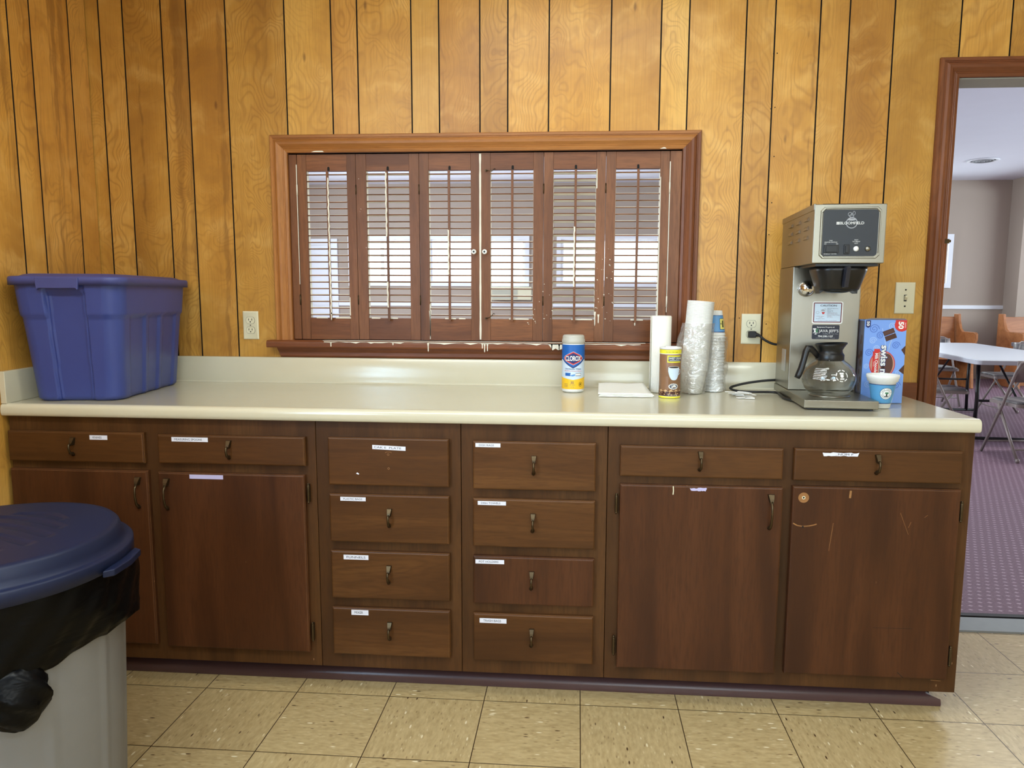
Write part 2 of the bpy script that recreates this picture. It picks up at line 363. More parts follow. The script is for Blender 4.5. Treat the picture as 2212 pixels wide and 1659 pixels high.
def thing(name, loc, label, cat, group=None, rz=0):
    o = bpy.data.objects.new(name, None); C.objects.link(o); o.empty_display_size = .05
    o.location = loc; o.rotation_euler = (0, 0, rz); return tag(o, label, cat, group)
def struct(o, label=None): o['kind'] = 'structure'; return tag(o, label) if label else o
def sroot(name, loc, label=None):
    o = bpy.data.objects.new(name, None); C.objects.link(o); o.location = loc; return struct(o, label)
def copy_tree(o, parent=None):
    c = o.copy(); C.objects.link(c); c.parent = parent
    for ch in [q for q in bpy.data.objects if q.parent is o]: copy_tree(ch, c)
    return c
def Y(y): return lambda u, v: Vector((u, y, v))

# ------------------------------------------------------------------ dimensions
ZC, YC, YF = .913, -.650, -.6247
YFR = YF-.018            # front faces of doors and drawers
WT = .115                # thickness of the wall between kitchen and hall
PX0, PX1, PZ0, PZ1 = .630, 2.123, 1.083, 1.797      # pass-through opening
DX0, DX1, DZ = 3.080, 3.98, 2.032                   # doorway opening
KZ = 2.60; HZ = 3.05; HY = 8.88

WXL = lambda y: -.148-.125*y         # the left wall is out of square with the back wall
def onleft(px, py):
    d = fw*FPX+rt*(px-IW/2-PPX)-up*(py-IH/2-PPY); t = (-.148-.125*CAM.y-CAM.x)/(d.x+.125*d.y); return (CAM+d*t).y

# ------------------------------------------------------------------ kitchen shell
def wall_back():
    b = B(); g = [-.165, -.095, 0., .152, .252, .404, .633, .811, .911, 1.115, 1.219, 1.372, 1.476, 1.628, 1.854, 2.034, 2.134, 2.336, 2.437, 2.594, 2.695, 2.849, 3.076, 3.247, 3.40, 3.52, 3.655, 3.86, 4.06, 4.25]
    tone = [.5, .45, .3, .35, .42, .30, .55, .60, .58, .42, .62, .52, .66, .78, .60, .70, .62, .45, .66, .50, .58, .38, .66, .50, .62, .5, .6, .5, .6]
    strk = [.0, .0, .2, 2.2, .8, .2, .1, .2, .8, .0, .6, .2, .0, .3, .0, .2, .1, .0, .1, .1, .6, .0, .1, .0, .3, .2, .1, .1]
    rnd = random.Random(3); gw = .0026
    for i, (x0, x1) in enumerate(zip(g, g[1:])):
        b.attr = {'plk': rnd.random(), 'tone': tone[i], 'streak': strk[i % len(strk)]}
        a, c = x0+gw, x1-gw
        segs = []
        cuts = [(PX0-.03, PX1+.03, PZ0-.03, PZ1+.03), (DX0-.02, DX1+.02, -1, DZ+.02)]
        xs = sorted({a, c}|{e for q in cuts for e in q[:2] if a < e < c})
        for u, v in zip(xs, xs[1:]):
            m = (u+v)/2; spans = [(0, KZ)]
            for q in cuts:
                if q[0] < m < q[1]:
                    spans = [t for z0, z1 in spans for t in ((z0, min(z1, q[2])), (max(z0, q[3]), z1)) if t[1]-t[0] > .01]
            for z0, z1 in spans: b.box(u, v, 0, .006, z0, z1, 0, smi=1)
    b.attr = None
    def back(x0, x1, z0, z1): b.box(x0, x1, .0065, WT-.012, z0, z1, 1); b.box(x0, x1, WT-.012, WT, z0, z1, 2)
    back(-.165, PX0, 0, KZ); back(PX1, DX0, 0, KZ); back(DX1, 4.25, 0, KZ)
    back(PX0, PX1, 0, PZ0); back(PX0, PX1, PZ1, KZ); back(DX0, DX1, DZ, KZ)
    b.box(-3.4, -.165, WT-.012, WT, 0, HZ, 2); b.box(4.25, 11.1, WT-.012, WT, 0, HZ, 2); b.box(-.165, 4.25, .0, WT, KZ+.03, HZ, 2)
    for px, py in ((1671, 116), (1679, 115), (1665, 235), (1674, 232), (1663, 337), (1672, 338), (1657, 440), (1667, 438), (1661, 507), (1650, 598), (1659, 596), (1597, 687), (1646, 720), (1655, 700)):
        q = at(px, py, 1, 0); b.lathe([(.0022, 0), (.0022, .0003)], (q.x, -.0001, q.z), 8, 1, 'y')
    struct(b.build('wall_back', ['panel', 'dark', 'greywall']), 'birch plywood panelled kitchen wall with dark vertical grooves')
wall_back()
def wall_left():
    b = B(); xw = WXL
    ys = [0.0, onleft(143, 0), onleft(60, 0), onleft(12, 0), -.70, -.85, -.98, -1.1, -1.25, -1.4, -1.55, -1.72, -1.85, -2.0, -2.2, -2.35]
    rnd = random.Random(11)
    strk = [.1, 1.0, .5, .3]+[.3]*20
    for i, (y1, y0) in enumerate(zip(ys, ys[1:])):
        b.attr = {'plk': rnd.random(), 'tone': .68+.2*rnd.random(), 'streak': strk[i % len(strk)]}  # tone raised on this wall to paint in missing light
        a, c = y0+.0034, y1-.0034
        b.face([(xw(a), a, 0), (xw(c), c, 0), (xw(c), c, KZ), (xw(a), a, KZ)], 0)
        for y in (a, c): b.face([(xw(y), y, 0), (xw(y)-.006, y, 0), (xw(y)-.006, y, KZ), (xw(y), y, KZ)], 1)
    b.attr = {'plk': .3, 'tone': .5, 'streak': .2}
    for y0, y1, z0, z1 in ((-2.40, -2.35, 0, KZ), (-3.85, -2.4, 0, .95), (-3.85, -2.4, 2.15, KZ), (-4.75, -3.85, 0, KZ)):
        b.face([(xw(y0), y0, z0), (xw(y1), y1, z0), (xw(y1), y1, z1), (xw(y0), y0, z1)], 0)
    b.attr = None
    b.face([(xw(0)-.007, 0, 0), (xw(-2.35)-.007, -2.35, 0), (xw(-2.35)-.007, -2.35, KZ), (xw(0)-.007, 0, KZ)], 1)
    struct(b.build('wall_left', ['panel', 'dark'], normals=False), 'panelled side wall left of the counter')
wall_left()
b = B(); b.box(4.25, 4.32, -4.75, .0, 0, KZ); struct(b.build('wall_right', 'kwall'))
b = B(); b.box(-.3, 1.75, -4.72, -4.65, 0, KZ); b.box(3.45, 4.3, -4.72, -4.65, 0, KZ); b.box(1.75, 3.45, -4.72, -4.65, 0, 1.0); b.box(1.75, 3.45, -4.72, -4.65, 2.2, KZ)
struct(b.build('wall_rear', 'kwall'))
for nm, M0, wx in (('window_2', lambda u, v, d: Vector((1.75+u*1.7, -4.70+d, 1.0+v*1.2)), 1.7), ('window_3', lambda u, v, d: Vector((WXL(-3.85+u*1.45)-.055+d, -3.85+u*1.45, .95+v*1.2)), 1.45)):
    r = sroot(nm, M0(.5, 0, 0)); b = B()
    def bar(u0, u1, v0, v1): b.loft([[M0(u0, v0, d), M0(u1, v0, d), M0(u1, v1, d), M0(u0, v1, d)] for d in (.01, .05)], smooth=False)
    for q in ((0, .05, 0, 1), (.95, 1, 0, 1), (.05, .95, 0, .06), (.05, .95, .94, 1), (.485, .515, .06, .94), (.05, .485, .48, .52), (.515, .95, .48, .52)): bar(*q)
    b.build('window_frame', 'hallwhite', r)
    b = B(); b.face([M0(0, 0, .03), M0(1, 0, .03), M0(1, 1, .03), M0(0, 1, .03)]); b.build('pane', 'pane', r)
b = B(); b.box(-.3, 4.3, -4.75, .055, -.05, 0); struct(b.build('floor', 'vct'), 'speckled beige vinyl tile floor of the kitchen')
b = B(); b.box(-.3, 4.3, -4.75, WT-.013, KZ, KZ+.03); struct(b.build('ceiling', 'ceil'))
for x, y, lp_ in LAMPS:
    t = thing('ceiling_lamp', (x, y, KZ), 'white fluorescent fixture on the kitchen ceiling '+{.80: 'added above the trash can to brighten the left wall', 1.75: 'before the shutters', 2.9: 'toward the rear wall'}[x], 'ceiling light', 'kitchen ceiling fixtures')
    b = B(); b.box(x-.64, x-.605, y-.17, y+.17, 2.575, KZ-.001); b.box(x+.605, x+.64, y-.17, y+.17, 2.575, KZ-.001); b.box(x-.605, x+.605, y-.17, y-.145, 2.575, KZ-.001); b.box(x-.605, x+.605, y+.145, y+.17, 2.575, KZ-.001)
    b.build('housing', 'white', t)

# ------------------------------------------------------------------ hall shell
b = B(); b.box(-3.4, 11.1, .055, HY+.1, -.05, .008); struct(b.build('floor_hall', 'carpet'), 'purple woven carpet of the hall beyond the doorway')
b = B(); b.box(-3.4, 11.1, WT, HY+.1, HZ, HZ+.05); struct(b.build('ceiling_hall', 'ceil'), 'white ceiling of the hall')
WIN = [(-1.95, -.97), (-.67, .88), (1.46, 3.05), (5.85, 7.42)]
b = B(); xs = -3.4
for x0, x1 in WIN: b.box(xs, x0, HY, HY+.12, 0, HZ); b.box(x0, x1, HY, HY+.12, 0, 1.49); b.box(x0, x1, HY, HY+.12, 2.17, HZ); xs = x1
b.box(xs, 11.1, HY, HY+.12, 0, HZ); struct(b.build('wall_far', 'greywall'), 'taupe far wall of the hall')
b = B(); b.box(-3.42, -3.3, WT, 2.2, 0, HZ); b.box(-3.42, -3.3, 7, HY, 0, HZ); b.box(-3.42, -3.3, 2.2, 7, 0, 1); b.box(-3.42, -3.3, 2.2, 7, 2.5, HZ); struct(b.build('wall_hall_left', 'greywall'))
b = B(); b.box(11.0, 11.1, WT, 1.5, 0, HZ); b.box(11.0, 11.1, 7.5, HY, 0, HZ); b.box(11.0, 11.1, 1.5, 7.5, 0, .9); b.box(11.0, 11.1, 1.5, 7.5, 2.6, HZ); struct(b.build('wall_hall_right', 'greywall'))
b = B(); b.box(8.30, 8.55, WT, HY, 2.83, HZ); b.box(8.30, 8.45, HY-.35, HY, 0, 2.83); struct(b.build('trim_1', 'greywall'), 'taupe soffit beam and pilaster at the right of the hall')
b = B(); b.box(-2.199, 8.299, HY-.022, HY-.0002, 1.095, 1.155); struct(b.build('trim_2', 'hallwhite', bevel=.004), 'white chair rail along the far hall wall')
for i, (x0, x1) in enumerate(WIN):
    r = sroot('window_%d' % (i+4), ((x0+x1)/2, HY, 1.49)); b = B()
    for q in ((x0-.07, x0, 1.42, 2.24), (x1, x1+.07, 1.42, 2.24), (x0, x1, 1.42, 1.49), (x0, x1, 2.17, 2.24)): b.box(q[0], q[1], HY-.03, HY, q[2], q[3])
    m = (x0+x1)/2
    for q in ((x0, x0+.04, 1.49, 2.17), (x1-.04, x1, 1.49, 2.17), (x0+.04, x1-.04, 1.49, 1.52), (x0+.04, x1-.04, 2.14, 2.17), (m-.03, m+.03, 1.52, 2.14)): b.box(q[0], q[1], HY+.02, HY+.06, q[2], q[3])
    b.build('window_frame', 'hallwhite', r); b = B(); b.face([(x0, HY+.04, 1.49), (x1, HY+.04, 1.49), (x1, HY+.04, 2.17), (x0, HY+.04, 2.17)]); b.build('pane', 'pane', r)
r = sroot('door_2', (-2.6, HY, 0), 'white door with trim in the far hall wall'); b = B()
for q in ((-3.1, -3.0, 0, 2.18), (-2.3, -2.2, 0, 2.18), (-3.0, -2.3, 2.08, 2.18)): b.box(q[0], q[1], HY-.03, HY-.001, q[2], q[3])
b.build('door_frame', 'hallwhite', r, bevel=.004)
b = B(); b.box(-3.0, -2.3, HY-.015, HY-.001, .01, 2.08)
for z0, z1 in ((.2, .95), (1.1, 1.95)):
    for x0, x1 in ((-2.93, -2.68), (-2.62, -2.37)): b.box(x0, x1, HY-.022, HY-.016, z0, z1)
b.build('door_panel', 'hallwhite', r, bevel=.004)
# threshold of the doorway
b = B(); b.prism([(-.055, 0.0005), (-.05, .006), (.045, .016), (.055, .006), (.055, .0005)], lambda y, z: Vector((DX0-.002, y, z)), lambda y, z: Vector((DX1+.002, y, z)))
b.box(DX0, DX1, .056, .082, .0085, .018, 1)
struct(b.build('trim_3', ['threshold', 'kick']), 'grey metal threshold strip in the doorway')

# ------------------------------------------------------------------ casings
PROF = [(0, .0), (0, .012), (.04, .016), (.18, .016), (.20, .0135), (.24, .0135), (.30, .019), (.42, .0225), (.55, .021), (.66, .016), (.72, .0135), (.75, .0145), (.80, .0125), (.84, .0140), (.98, .011), (1, .009), (1, 0)]
def casing(b, x0, x1, z0, z1, wd, closed_bottom=False, mis=(0, 1, 2)):
    "mitred casing round an opening: left, head, right; x0.. are the inner edges"
    o = [(x0-wd, z0), (x0-wd, z1+wd), (x1+wd, z1+wd), (x1+wd, z0)]; n = [(x0, z0), (x0, z1), (x1, z1), (x1, z0)]
    for k in range(3):
        loops = [[Vector((o[j][0]+(n[j][0]-o[j][0])*t, -d-.0003*(k == 1), o[j][1]+(n[j][1]-o[j][1])*t)) for t, d in PROF] for j in (k, k+1)]
        b.loft(loops, mis[k], smooth=False)
r = sroot('window_1', ((PX0+PX1)/2, 0, PZ0), 'pass-through opening with stained wood casing and sill in the panelled wall')
b = B(); casing(b, PX0, PX1, PZ0-.002, PZ1, .066); b.build('casing', ['case_light', 'case_light_h', 'case_dark'], r)  # right board coloured darker, standing in for a gloss difference
b = B()                      # jambs lining the opening
b.box(PX0-.028, PX0, .0, WT, PZ0, PZ1+.028); b.box(PX1, PX1+.028, .0, WT, PZ0, PZ1+.028)
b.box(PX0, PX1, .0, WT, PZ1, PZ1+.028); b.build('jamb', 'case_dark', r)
b = B(); b.prism([(-.050, 1.060), (-.047, 1.055), (.0, 1.054), (WT, 1.054), (WT, 1.083), (-.040, 1.083), (-.048, 1.079), (-.050, 1.072)], lambda y, z: Vector((.538 if y < 0 else .538, y, z)), lambda y, z: Vector((2.215, y, z)))
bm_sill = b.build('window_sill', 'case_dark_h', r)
b = B(); AP = [(-.0005, 1.0155), (-.010, 1.0155), (-.014, 1.022), (-.013, 1.035), (-.017, 1.045), (-.018, 1.0535), (-.0005, 1.0535)]
b.prism(AP, lambda y, z: Vector((.566+(1.0535-z)*.35, y, z)), lambda y, z: Vector((2.186-(1.0535-z)*.35, y, z))); b.build('apron', 'case_dark_h', r)
# white paint spilled along the sill and head
def blob(b, pts, th=.0012, mi=0):   # extruded outline in the xz plane at given y
    y = b.y
    b.loft([[Vector((x, y, z)) for x, z in pts], [Vector((x, y-th, z)) for x, z in pts]], mi, smooth=False)
def drip(b, x, z, L, w_=.006):
    blob(b, [(x-w_, z), (x-w_*.45, z-L*.35), (x-w_*.45, z-L*.85), (x, z-L), (x+w_*.45, z-L*.85), (x+w_*.45, z-L*.35), (x+w_, z)])
rnd = random.Random(5)
b = B(); b.y = -.0503
x = at(700, 740, 1, -.05).x; xe = at(1395, 745, 1, -.05).x; top, bot = [], []
while x < xe:
    top.append((x, 1.0802)); bot.append((x, 1.0795-.0035*rnd.random()-(.004 if rnd.random() < .2 else 0))); x += .012+.02*rnd.random()
for (a, c), (d, e) in zip(zip(top, top[1:]), zip(bot, bot[1:])): blob(b, [a, c, e, d])
for px, L in ((715, .018), (849, .01), (925, .034), (1042, .020), (1047, .034), (1053, .030), (1192, .018), (1208, .022), (1216, .03)): drip(b, at(px, 745, 1, -.05).x, 1.078, L, .004)
xx = [at(p, 745, 1, -.05).x for p in (1183, 1188, 1194, 1200, 1206, 1214, 1218)]
blob(b, [(xx[0], 1.0795), (xx[1], 1.070), (xx[2], 1.055), (xx[3], 1.062), (xx[4], 1.056), (xx[5], 1.060), (xx[6], 1.0795)])
b.box(at(700, 738, 1, -.03).x, xe, -.044, -.02, 1.0831, 1.0842)
b.y = -.0115
for p0, p1 in ((672, 700), (1425, 1440)):
    u, v = at(p0, 326, 1, -.011).x, at(p1, 326, 1, -.011).x; blob(b, [(u, PZ1+.001), (v, PZ1+.001), (v-.008, PZ1+.007), (u+.012, PZ1+.005)])
b.build('paint_spill', 'paint', r)['kind'] = 'stuff'
r = sroot('door_1', ((DX0+DX1)/2, 0, 0), 'open doorway to the hall with dark stained casing')
b = B(); casing(b, DX0, DX1, 0, DZ, .068, mis=(0, 1, 0)); b.build('casing', ['case_dark', 'case_dark_h'], r)
b = B(); b.box(DX0-.02, DX0, 0, WT, 0, DZ+.02); b.box(DX1, DX1+.02, 0, WT, 0, DZ+.02); b.build('jamb', 'case_dark', r)
b = B(); b.box(DX0, DX1, 0.001, WT+.001, DZ-.003, DZ-.0002); b.build('head_jamb', 'jamb', r)
q = at(2048, 520, 1, -.01); b = B(); b.box(DX0-.012, DX0+.004, -.0150, -.0095, q.z-.010, q.z+.006); b.box(DX0-.004, DX0+.010, -.014, -.008, q.z-.006, q.z+.003); b.build('strike_latch', 'bronze', r)
b = B(); b.box(2.86, DX0-.070, -.013, -.0003, .86, .945); struct(b.build('trim_4', 'case_dark_h', bevel=.003), 'short stained wood rail between counter and doorway')

# ------------------------------------------------------------------ shutters
def shutter(i, x0, x1, op0, op1, label, tilt, px_rod, drips):
    y0, y1 = .006, .030; z0, z1 = 1.0855, 1.793; oz0, oz1 = 1.170, 1.731
    t = thing('louvered_shutter', ((x0+x1)/2, (y0+y1)/2, z0), label, 'shutter', 'louvered shutters in the pass-through')
    b = B(); g = .0008
    b.box(x0+g, op0, y0, y1, z0, z1, 0); b.box(op1, x1-g, y0, y1, z0, z1, 0)
    b.box(op0+.0005, op1-.0005, y0+.001, y1-.001, z0, oz0, 1); b.box(op0+.0005, op1-.0005, y0+.001, y1-.001, oz1, z1, 1)
    xr = (op0+op1)/2
    b.lathe([(.0045, 0), (.0045, .0006)], (px_rod, y0+.0008, oz1+.011), 12, 2, 'y')
    b.box(px_rod-.0045, px_rod+.0045, y0+.0003, y0+.0009, oz1, oz1+.011, 2)
    b.box(op0, op0+.0012, y0+.007, y1, oz0, oz1, 3); b.box(op1-.0012, op1, y0+.007, y1, oz0, oz1, 3)
    b.build('shutter_frame', ['shutter', 'shutter_h', 'dark', 'paint'], t, bevel=.0008, seg=1)
    b = B(); n = 22; pitch = (oz1-oz0)/n
    for k in range(n):
        z = oz0+pitch*(k+.5)+.0006*math.sin(k*7.3+i); a = rad(tilt+4*math.sin(k*3.1+i*1.7))
        loops = {}
        prof = [(-.0115, 0), (-.0100, .0018), (0, .0028), (.010, .0018), (.0115, 0), (.010, -.0018), (0, -.0028), (-.0100, -.0018)]
        lp = []
        for xx in (op0+.0015, op1-.0015):
            lp.append([Vector((xx, (y0+y1)/2+d*math.cos(a)-h*math.sin(a), z+d*math.sin(a)+h*math.cos(a))) for d, h in prof])
        b.loft(lp, lambda j: (0 if j in (0, 7) else 1), smooth=False)
    b.build('louvers', ['shutter_h', 'paint'], t)
    b = B(); b.box(px_rod-.0045, px_rod+.0045, -.0125, -.0045, oz0-.010, oz1-.004); b.build('tilt_rod', 'shutter', t, bevel=.001)
    b = B(); b.y = y0-.0001
    for d in drips:
        if d[0] == 'rod':       # paint run down the rod
            b.y = -.0127; z = oz0+d[1]*(oz1-oz0); ze = oz0+d[2]*(oz1-oz0); side = d[3]; pts = []
            k = 0
            while z > ze: pts.append((px_rod+side*.0030+.0012*math.sin(k*2.1), z, .0016+.0014*abs(math.sin(k*1.3+i)))); z -= .014; k += 1
            for (x, zz, w_), (x2, z2, w2) in zip(pts, pts[1:]): blob(b, [(x-w_, zz), (x+w_, zz), (x2+w2, z2), (x2-w2, z2)])
            if len(d) > 4: drip(b, px_rod+side*.003, ze+.01, .03, .004)
            b.y = y0-.0001
        elif d[0] == 'edge': blob(b, [(d[1]-.0012, d[2]), (d[1]+.0012, d[2]), (d[1]+.0018, d[3]), (d[1]-.0018, d[3])])
        elif d[0] == 'dots':
            rr = random.Random(i*7)
            for k in range(d[5]):
                x, z, s_ = rr.uniform(d[1], d[2]), rr.uniform(d[3], d[4]), rr.uniform(.0008, .0024)
                if op0 < x < op1 and oz0 < z < oz1: continue
                blob(b, [(x-s_, z), (x-s_*.3, z+s_), (x+s_, z+s_*.4), (x+s_*.6, z-s_)])
        elif d[0] == 'drip': drip(b, d[1], d[2], d[3], d[4])
    for k in range(7):
        rr = random.Random(i*31+k); x = rr.uniform(op0+.01, op1-.04); L = rr.uniform(.02, .05)
        if k < 3: b.y = y0+.0005-.0004*k; blob(b, [(x, oz0-.002), (x+L, oz0-.002), (x+L, oz0+.002), (x, oz0+.003)]); b.y = y0-.0001
    if drips: b.build('paint_drips', 'paint', t)['kind'] = 'stuff'
    else: b.bm.free()
    return t
X = lambda px, py=333: at(px, py, 1, .005).x
sx = [X(640), X(767), X(904), X(1037), X(1175), X(1310), X(1448)]
op = [(.697, .856), (.931, 1.098), (1.173, 1.335), (1.410, 1.573), (1.648, 1.809), (1.881, 2.045)]
rods = [at(703, 420, 1, 0).x, at(838, 450, 1, 0).x, at(971, 450, 1, 0).x, at(1107, 450, 1, 0).x, at(1243, 450, 1, 0).x, at(1380, 420, 1, 0).x]
rods[0] = .785; rods[5] = 1.963
SL = ['narrow louvered shutter at the left jamb with paint run down its tilt rod', 'second louvered shutter from the left, mostly clean of paint',
      'louvered shutter left of the centre gap, white knob and long drip at lower left', 'louvered shutter right of the centre gap with white knob and hook latches',
      'louvered shutter with louvers tilted nearly closed and paint crusted on its rod', 'rightmost louvered shutter standing behind the paper towel roll']
DR = [[('rod', .95, .02, 1, 1), ('edge', op[0][1]+.002, 1.25, 1.18)], [('rod', .98, .55, -1), ('rod', .25, .06, -1), ('dots', sx[1], sx[2], 1.4, 1.75, 9)],
      [('rod', .6, .3, -1), ('edge', op[2][0]+.001, 1.225, 1.09), ('drip', op[2][0]+.001, 1.2, .11, .004)], [('dots', sx[3]+.17, sx[4], 1.15, 1.32, 14)],
      [('rod', .62, .2, -1), ('edge', op[4][1]+.002, 1.73, 1.66), ('drip', op[4][1]+.002, 1.20, .055, .004), ('drip', sx[5]-.02, 1.19, .035, .004), ('dots', op[4][1], sx[5], 1.18, 1.45, 16), ('dots', sx[4], op[4][0], 1.15, 1.32, 8)],
      [('drip', rods[5], 1.175, .028, .005), ('dots', sx[5], op[5][0], 1.15, 1.45, 16), ('edge', op[5][1]+.0015, 1.70, 1.17)]]
TL = [8, -2, 6, 6, -17, 8]
shut = []
for i in range(6): shut.append(shutter(i, sx[i], sx[i+1], op[i][0], op[i][1], SL[i], TL[i], rods[i], DR[i]))
# hinge strips and the painted gap in the middle
for x0, x1, nm in ((PX0+.0005, sx[0]-.001, 'left'), (sx[6]+.001, PX1-.0005, 'right')):
    t = thing('hanging_strip', ((x0+x1)/2, .02, 1.0855), 'thin dark stained strip hinging the shutters at the %s jamb' % nm, 'trim')
    b = B(); b.box(x0, x1, .004, .032, 1.0855, 1.793); b.build('strip', 'shutter', t, bevel=.001)
    xs = x1 if nm == 'left' else x0
    for z in (1.24, 1.66):
        b = B(); b.lathe([(.0028, -.02), (.0028, .02)], (xs, .003, z), 10); b.build('hinge', 'paint' if nm == 'right' or z > 1.5 else 'bronze', t)
    b = B(); b.y = .0035; blob(b, [(xs-.0016, 1.755), (xs+.0016, 1.755), (xs+.001, 1.3 if nm == 'left' else 1.2), (xs-.001, 1.3 if nm == 'left' else 1.2)]); b.build('paint_line', 'paint', t)
for k, x in ((1, sx[1]), (2, sx[2]), (4, sx[4]), (5, sx[5])):
    for z in (1.24, 1.66):
        b = B(); b.lathe([(.0024, -.018), (.0024, .018)], (x, .0055, z), 10); b.build('hinge', 'bronze', shut[k])
b = B(); b.y = .0058; xm = sx[3]; rr = random.Random(2); z = 1.79; pts = []
while z > 1.087: pts.append((z, .0028+.0012*rr.random())); z -= .02
for (za, wa), (zb, wb) in zip(pts, pts[1:]): blob(b, [(xm-wa, za), (xm+wa, za), (xm+wb, zb), (xm-wb, zb)])
b.build('centre_paint_line', 'paint', shut[2])
for k, px in ((2, 1024), (3, 1047)):
    c = at(px, 544, 1, -.008); b = B()
    b.lathe([(.003, -.014), (.003, .002), (.0085, .004), (.0095, .008), (.0085, .012), (.004, .0135), (.004, .0125)], (c.x, -.005, c.z), 20, 0, 'y'); b.lathe([(.0035, .0128), (.0035, .0132)], (c.x, -.005, c.z), 14, 1, 'y')
    b.build('knob', ['white', 'black'], shut[k])
for pz in (368, 688):
    c = at(1050, pz, 1, 0)
    b = B(); b.tube([(c.x, .006, c.z), (c.x, -.004, c.z)], .004, 10); s_ = 1 if pz > 500 else -1
    b.tube([(c.x, -.004, c.z), (c.x+.012, -.006, c.z+.003*s_), (c.x+.022, -.005, c.z+(.010 if pz > 500 else -.004)), (c.x+.030, -.003, c.z+(.020 if pz > 500 else .004)), (c.x+.034, .002, c.z+(.016 if pz > 500 else .006))], .0016, 8)
    b.build('hook_latch', 'bronze', shut[3])

# ------------------------------------------------------------------ outlets and switch
def plate(name, label, cat, x0, x1, z0, z1, kind):
    cx, cz = (x0+x1)/2, (z0+z1)/2; t = thing(name, (cx, 0, cz), label, cat, 'duplex outlets' if kind == 'outlet' else None)
    b = B(); w_, h_ = (x1-x0)/2, (z1-z0)/2
    b.loft([[Vector((cx+sx_*a, y, cz+sz*c)) for sx_, sz in ((-1, -1), (1, -1), (1, 1), (-1, 1))] for a, c, y in ((w_, h_, -.0004), (w_, h_, -.003), (w_-.004, h_-.004, -.006))], smooth=False)
    b.build('cover_plate', 'ivory', t, bevel=.0008)
    if kind == 'outlet':
        for dz in (.0195, -.0195):
            b = B()
            pts = [(.0172*math.cos(rad(a)), .0145*math.sin(rad(a))) for a in range(0, 360, 12)]; pts = [(u, max(-.0125, min(.0125, v*1.15))) for u, v in pts]
            b.loft([[Vector((cx+u*k, y, cz+dz+v*k)) for u, v in pts] for k, y in ((1.06, -.0059), (1.06, -.0062))], 1, smooth=False)
            b.loft([[Vector((cx+u*k, y, cz+dz+v*k)) for u, v in pts] for k, y in ((1, -.0059), (1, -.0074))], 0, smooth=False)
            for u in (-.0065, .0065): b.box(cx+u-.0012, cx+u+.0012, -.0077, -.0074, cz+dz-.001, cz+dz+.007, 1)
            b.lathe([(.0026, 0), (.0026, .0003)], (cx, -.0074, cz+dz-.006), 12, 1, 'y')
            b.build('receptacle', ['ivory', 'blackprint'], t)
        b = B(); b.lathe([(.0028, 0), (.0028, .0008), (.001, .0012)], (cx, -.0059, cz), 12, 0, 'y'); b.build('screw', 'steel', t)
    else:
        b = B(); b.box(cx-.005, cx+.005, -.0064, -.0059, cz-.012, cz+.012, 0)
        b.build('toggle_slot', 'blackprint', t)
        b = B(); b.loft([[Vector((cx+u*.0042, y, z+v)) for u, v in ((-1, -k), (1, -k), (1, k), (-1, k))] for y, z, k in ((-.006, cz, .008), (-.0165, cz+.006, .0042))], smooth=False); b.build('toggle', 'ivory', t, bevel=.0012)
        for dz in (.030, -.030):
            b = B(); b.lathe([(.0032, 0), (.0032, .0008), (.001, .0012)], (cx, -.0059, cz+dz), 12, 0, 'y'); b.build('screw', 'blackprint', t)
plate('wall_outlet', 'empty ivory duplex outlet left of the shuttered opening', 'outlet', .426, .489, 1.0835, 1.194, 'outlet')
plate('wall_outlet', 'ivory duplex outlet with the black coffee maker plug in it', 'outlet', 2.360, 2.432, 1.083, 1.196, 'outlet')
plate('light_switch', 'ivory toggle light switch beside the doorway', 'light switch', 2.912, 2.982, 1.200, 1.315, 'switch')

# ------------------------------------------------------------------ countertop
t = thing('countertop', (1.4, -.32, .873), 'long almond laminate countertop with rounded front edge on the brown cabinets', 'countertop')
nose = [(-.002, ZC), (YC+.028, ZC), (YC+.018, ZC+.0012), (YC+.010, ZC), (YC+.004, ZC-.004), (YC+.001, ZC-.010), (YC, ZC-.016), (YC, ZC-.026), (YC+.001, ZC-.033), (YC+.005, ZC-.038), (YC+.010, ZC-.039), (YC+.030, ZC-.039), (-.002, ZC-.039)]
xl = lambda y: WXL(y)+.002; XR = 2.901
b = B(); b.prism(nose, lambda y, z: Vector((xl(y), y, z)), lambda y, z: Vector((XR, y, z))); b.build('worktop', 'laminate', t, bevel=.002)
b = B(); b.prism([(-.001, ZC), (-.001, 1.0147), (-.018, 1.0147), (-.021, 1.011), (-.021, ZC+.006), (-.027, ZC)], lambda y, z: Vector((xl(y), y, z)), lambda y, z: Vector((2.80, y, z))); b.build('backsplash', 'laminate', t, bevel=.0015)
b = B(); b.loft([[Vector((xl(y)+dx, y, z)) for dx, z in ((.0005, ZC), (.0005, 1.0147), (.016, 1.0147), (.019, 1.011), (.019, ZC))] for y in (-.022, YC+.006)], smooth=False); b.build('side_splash', 'laminate', t, bevel=.0015)

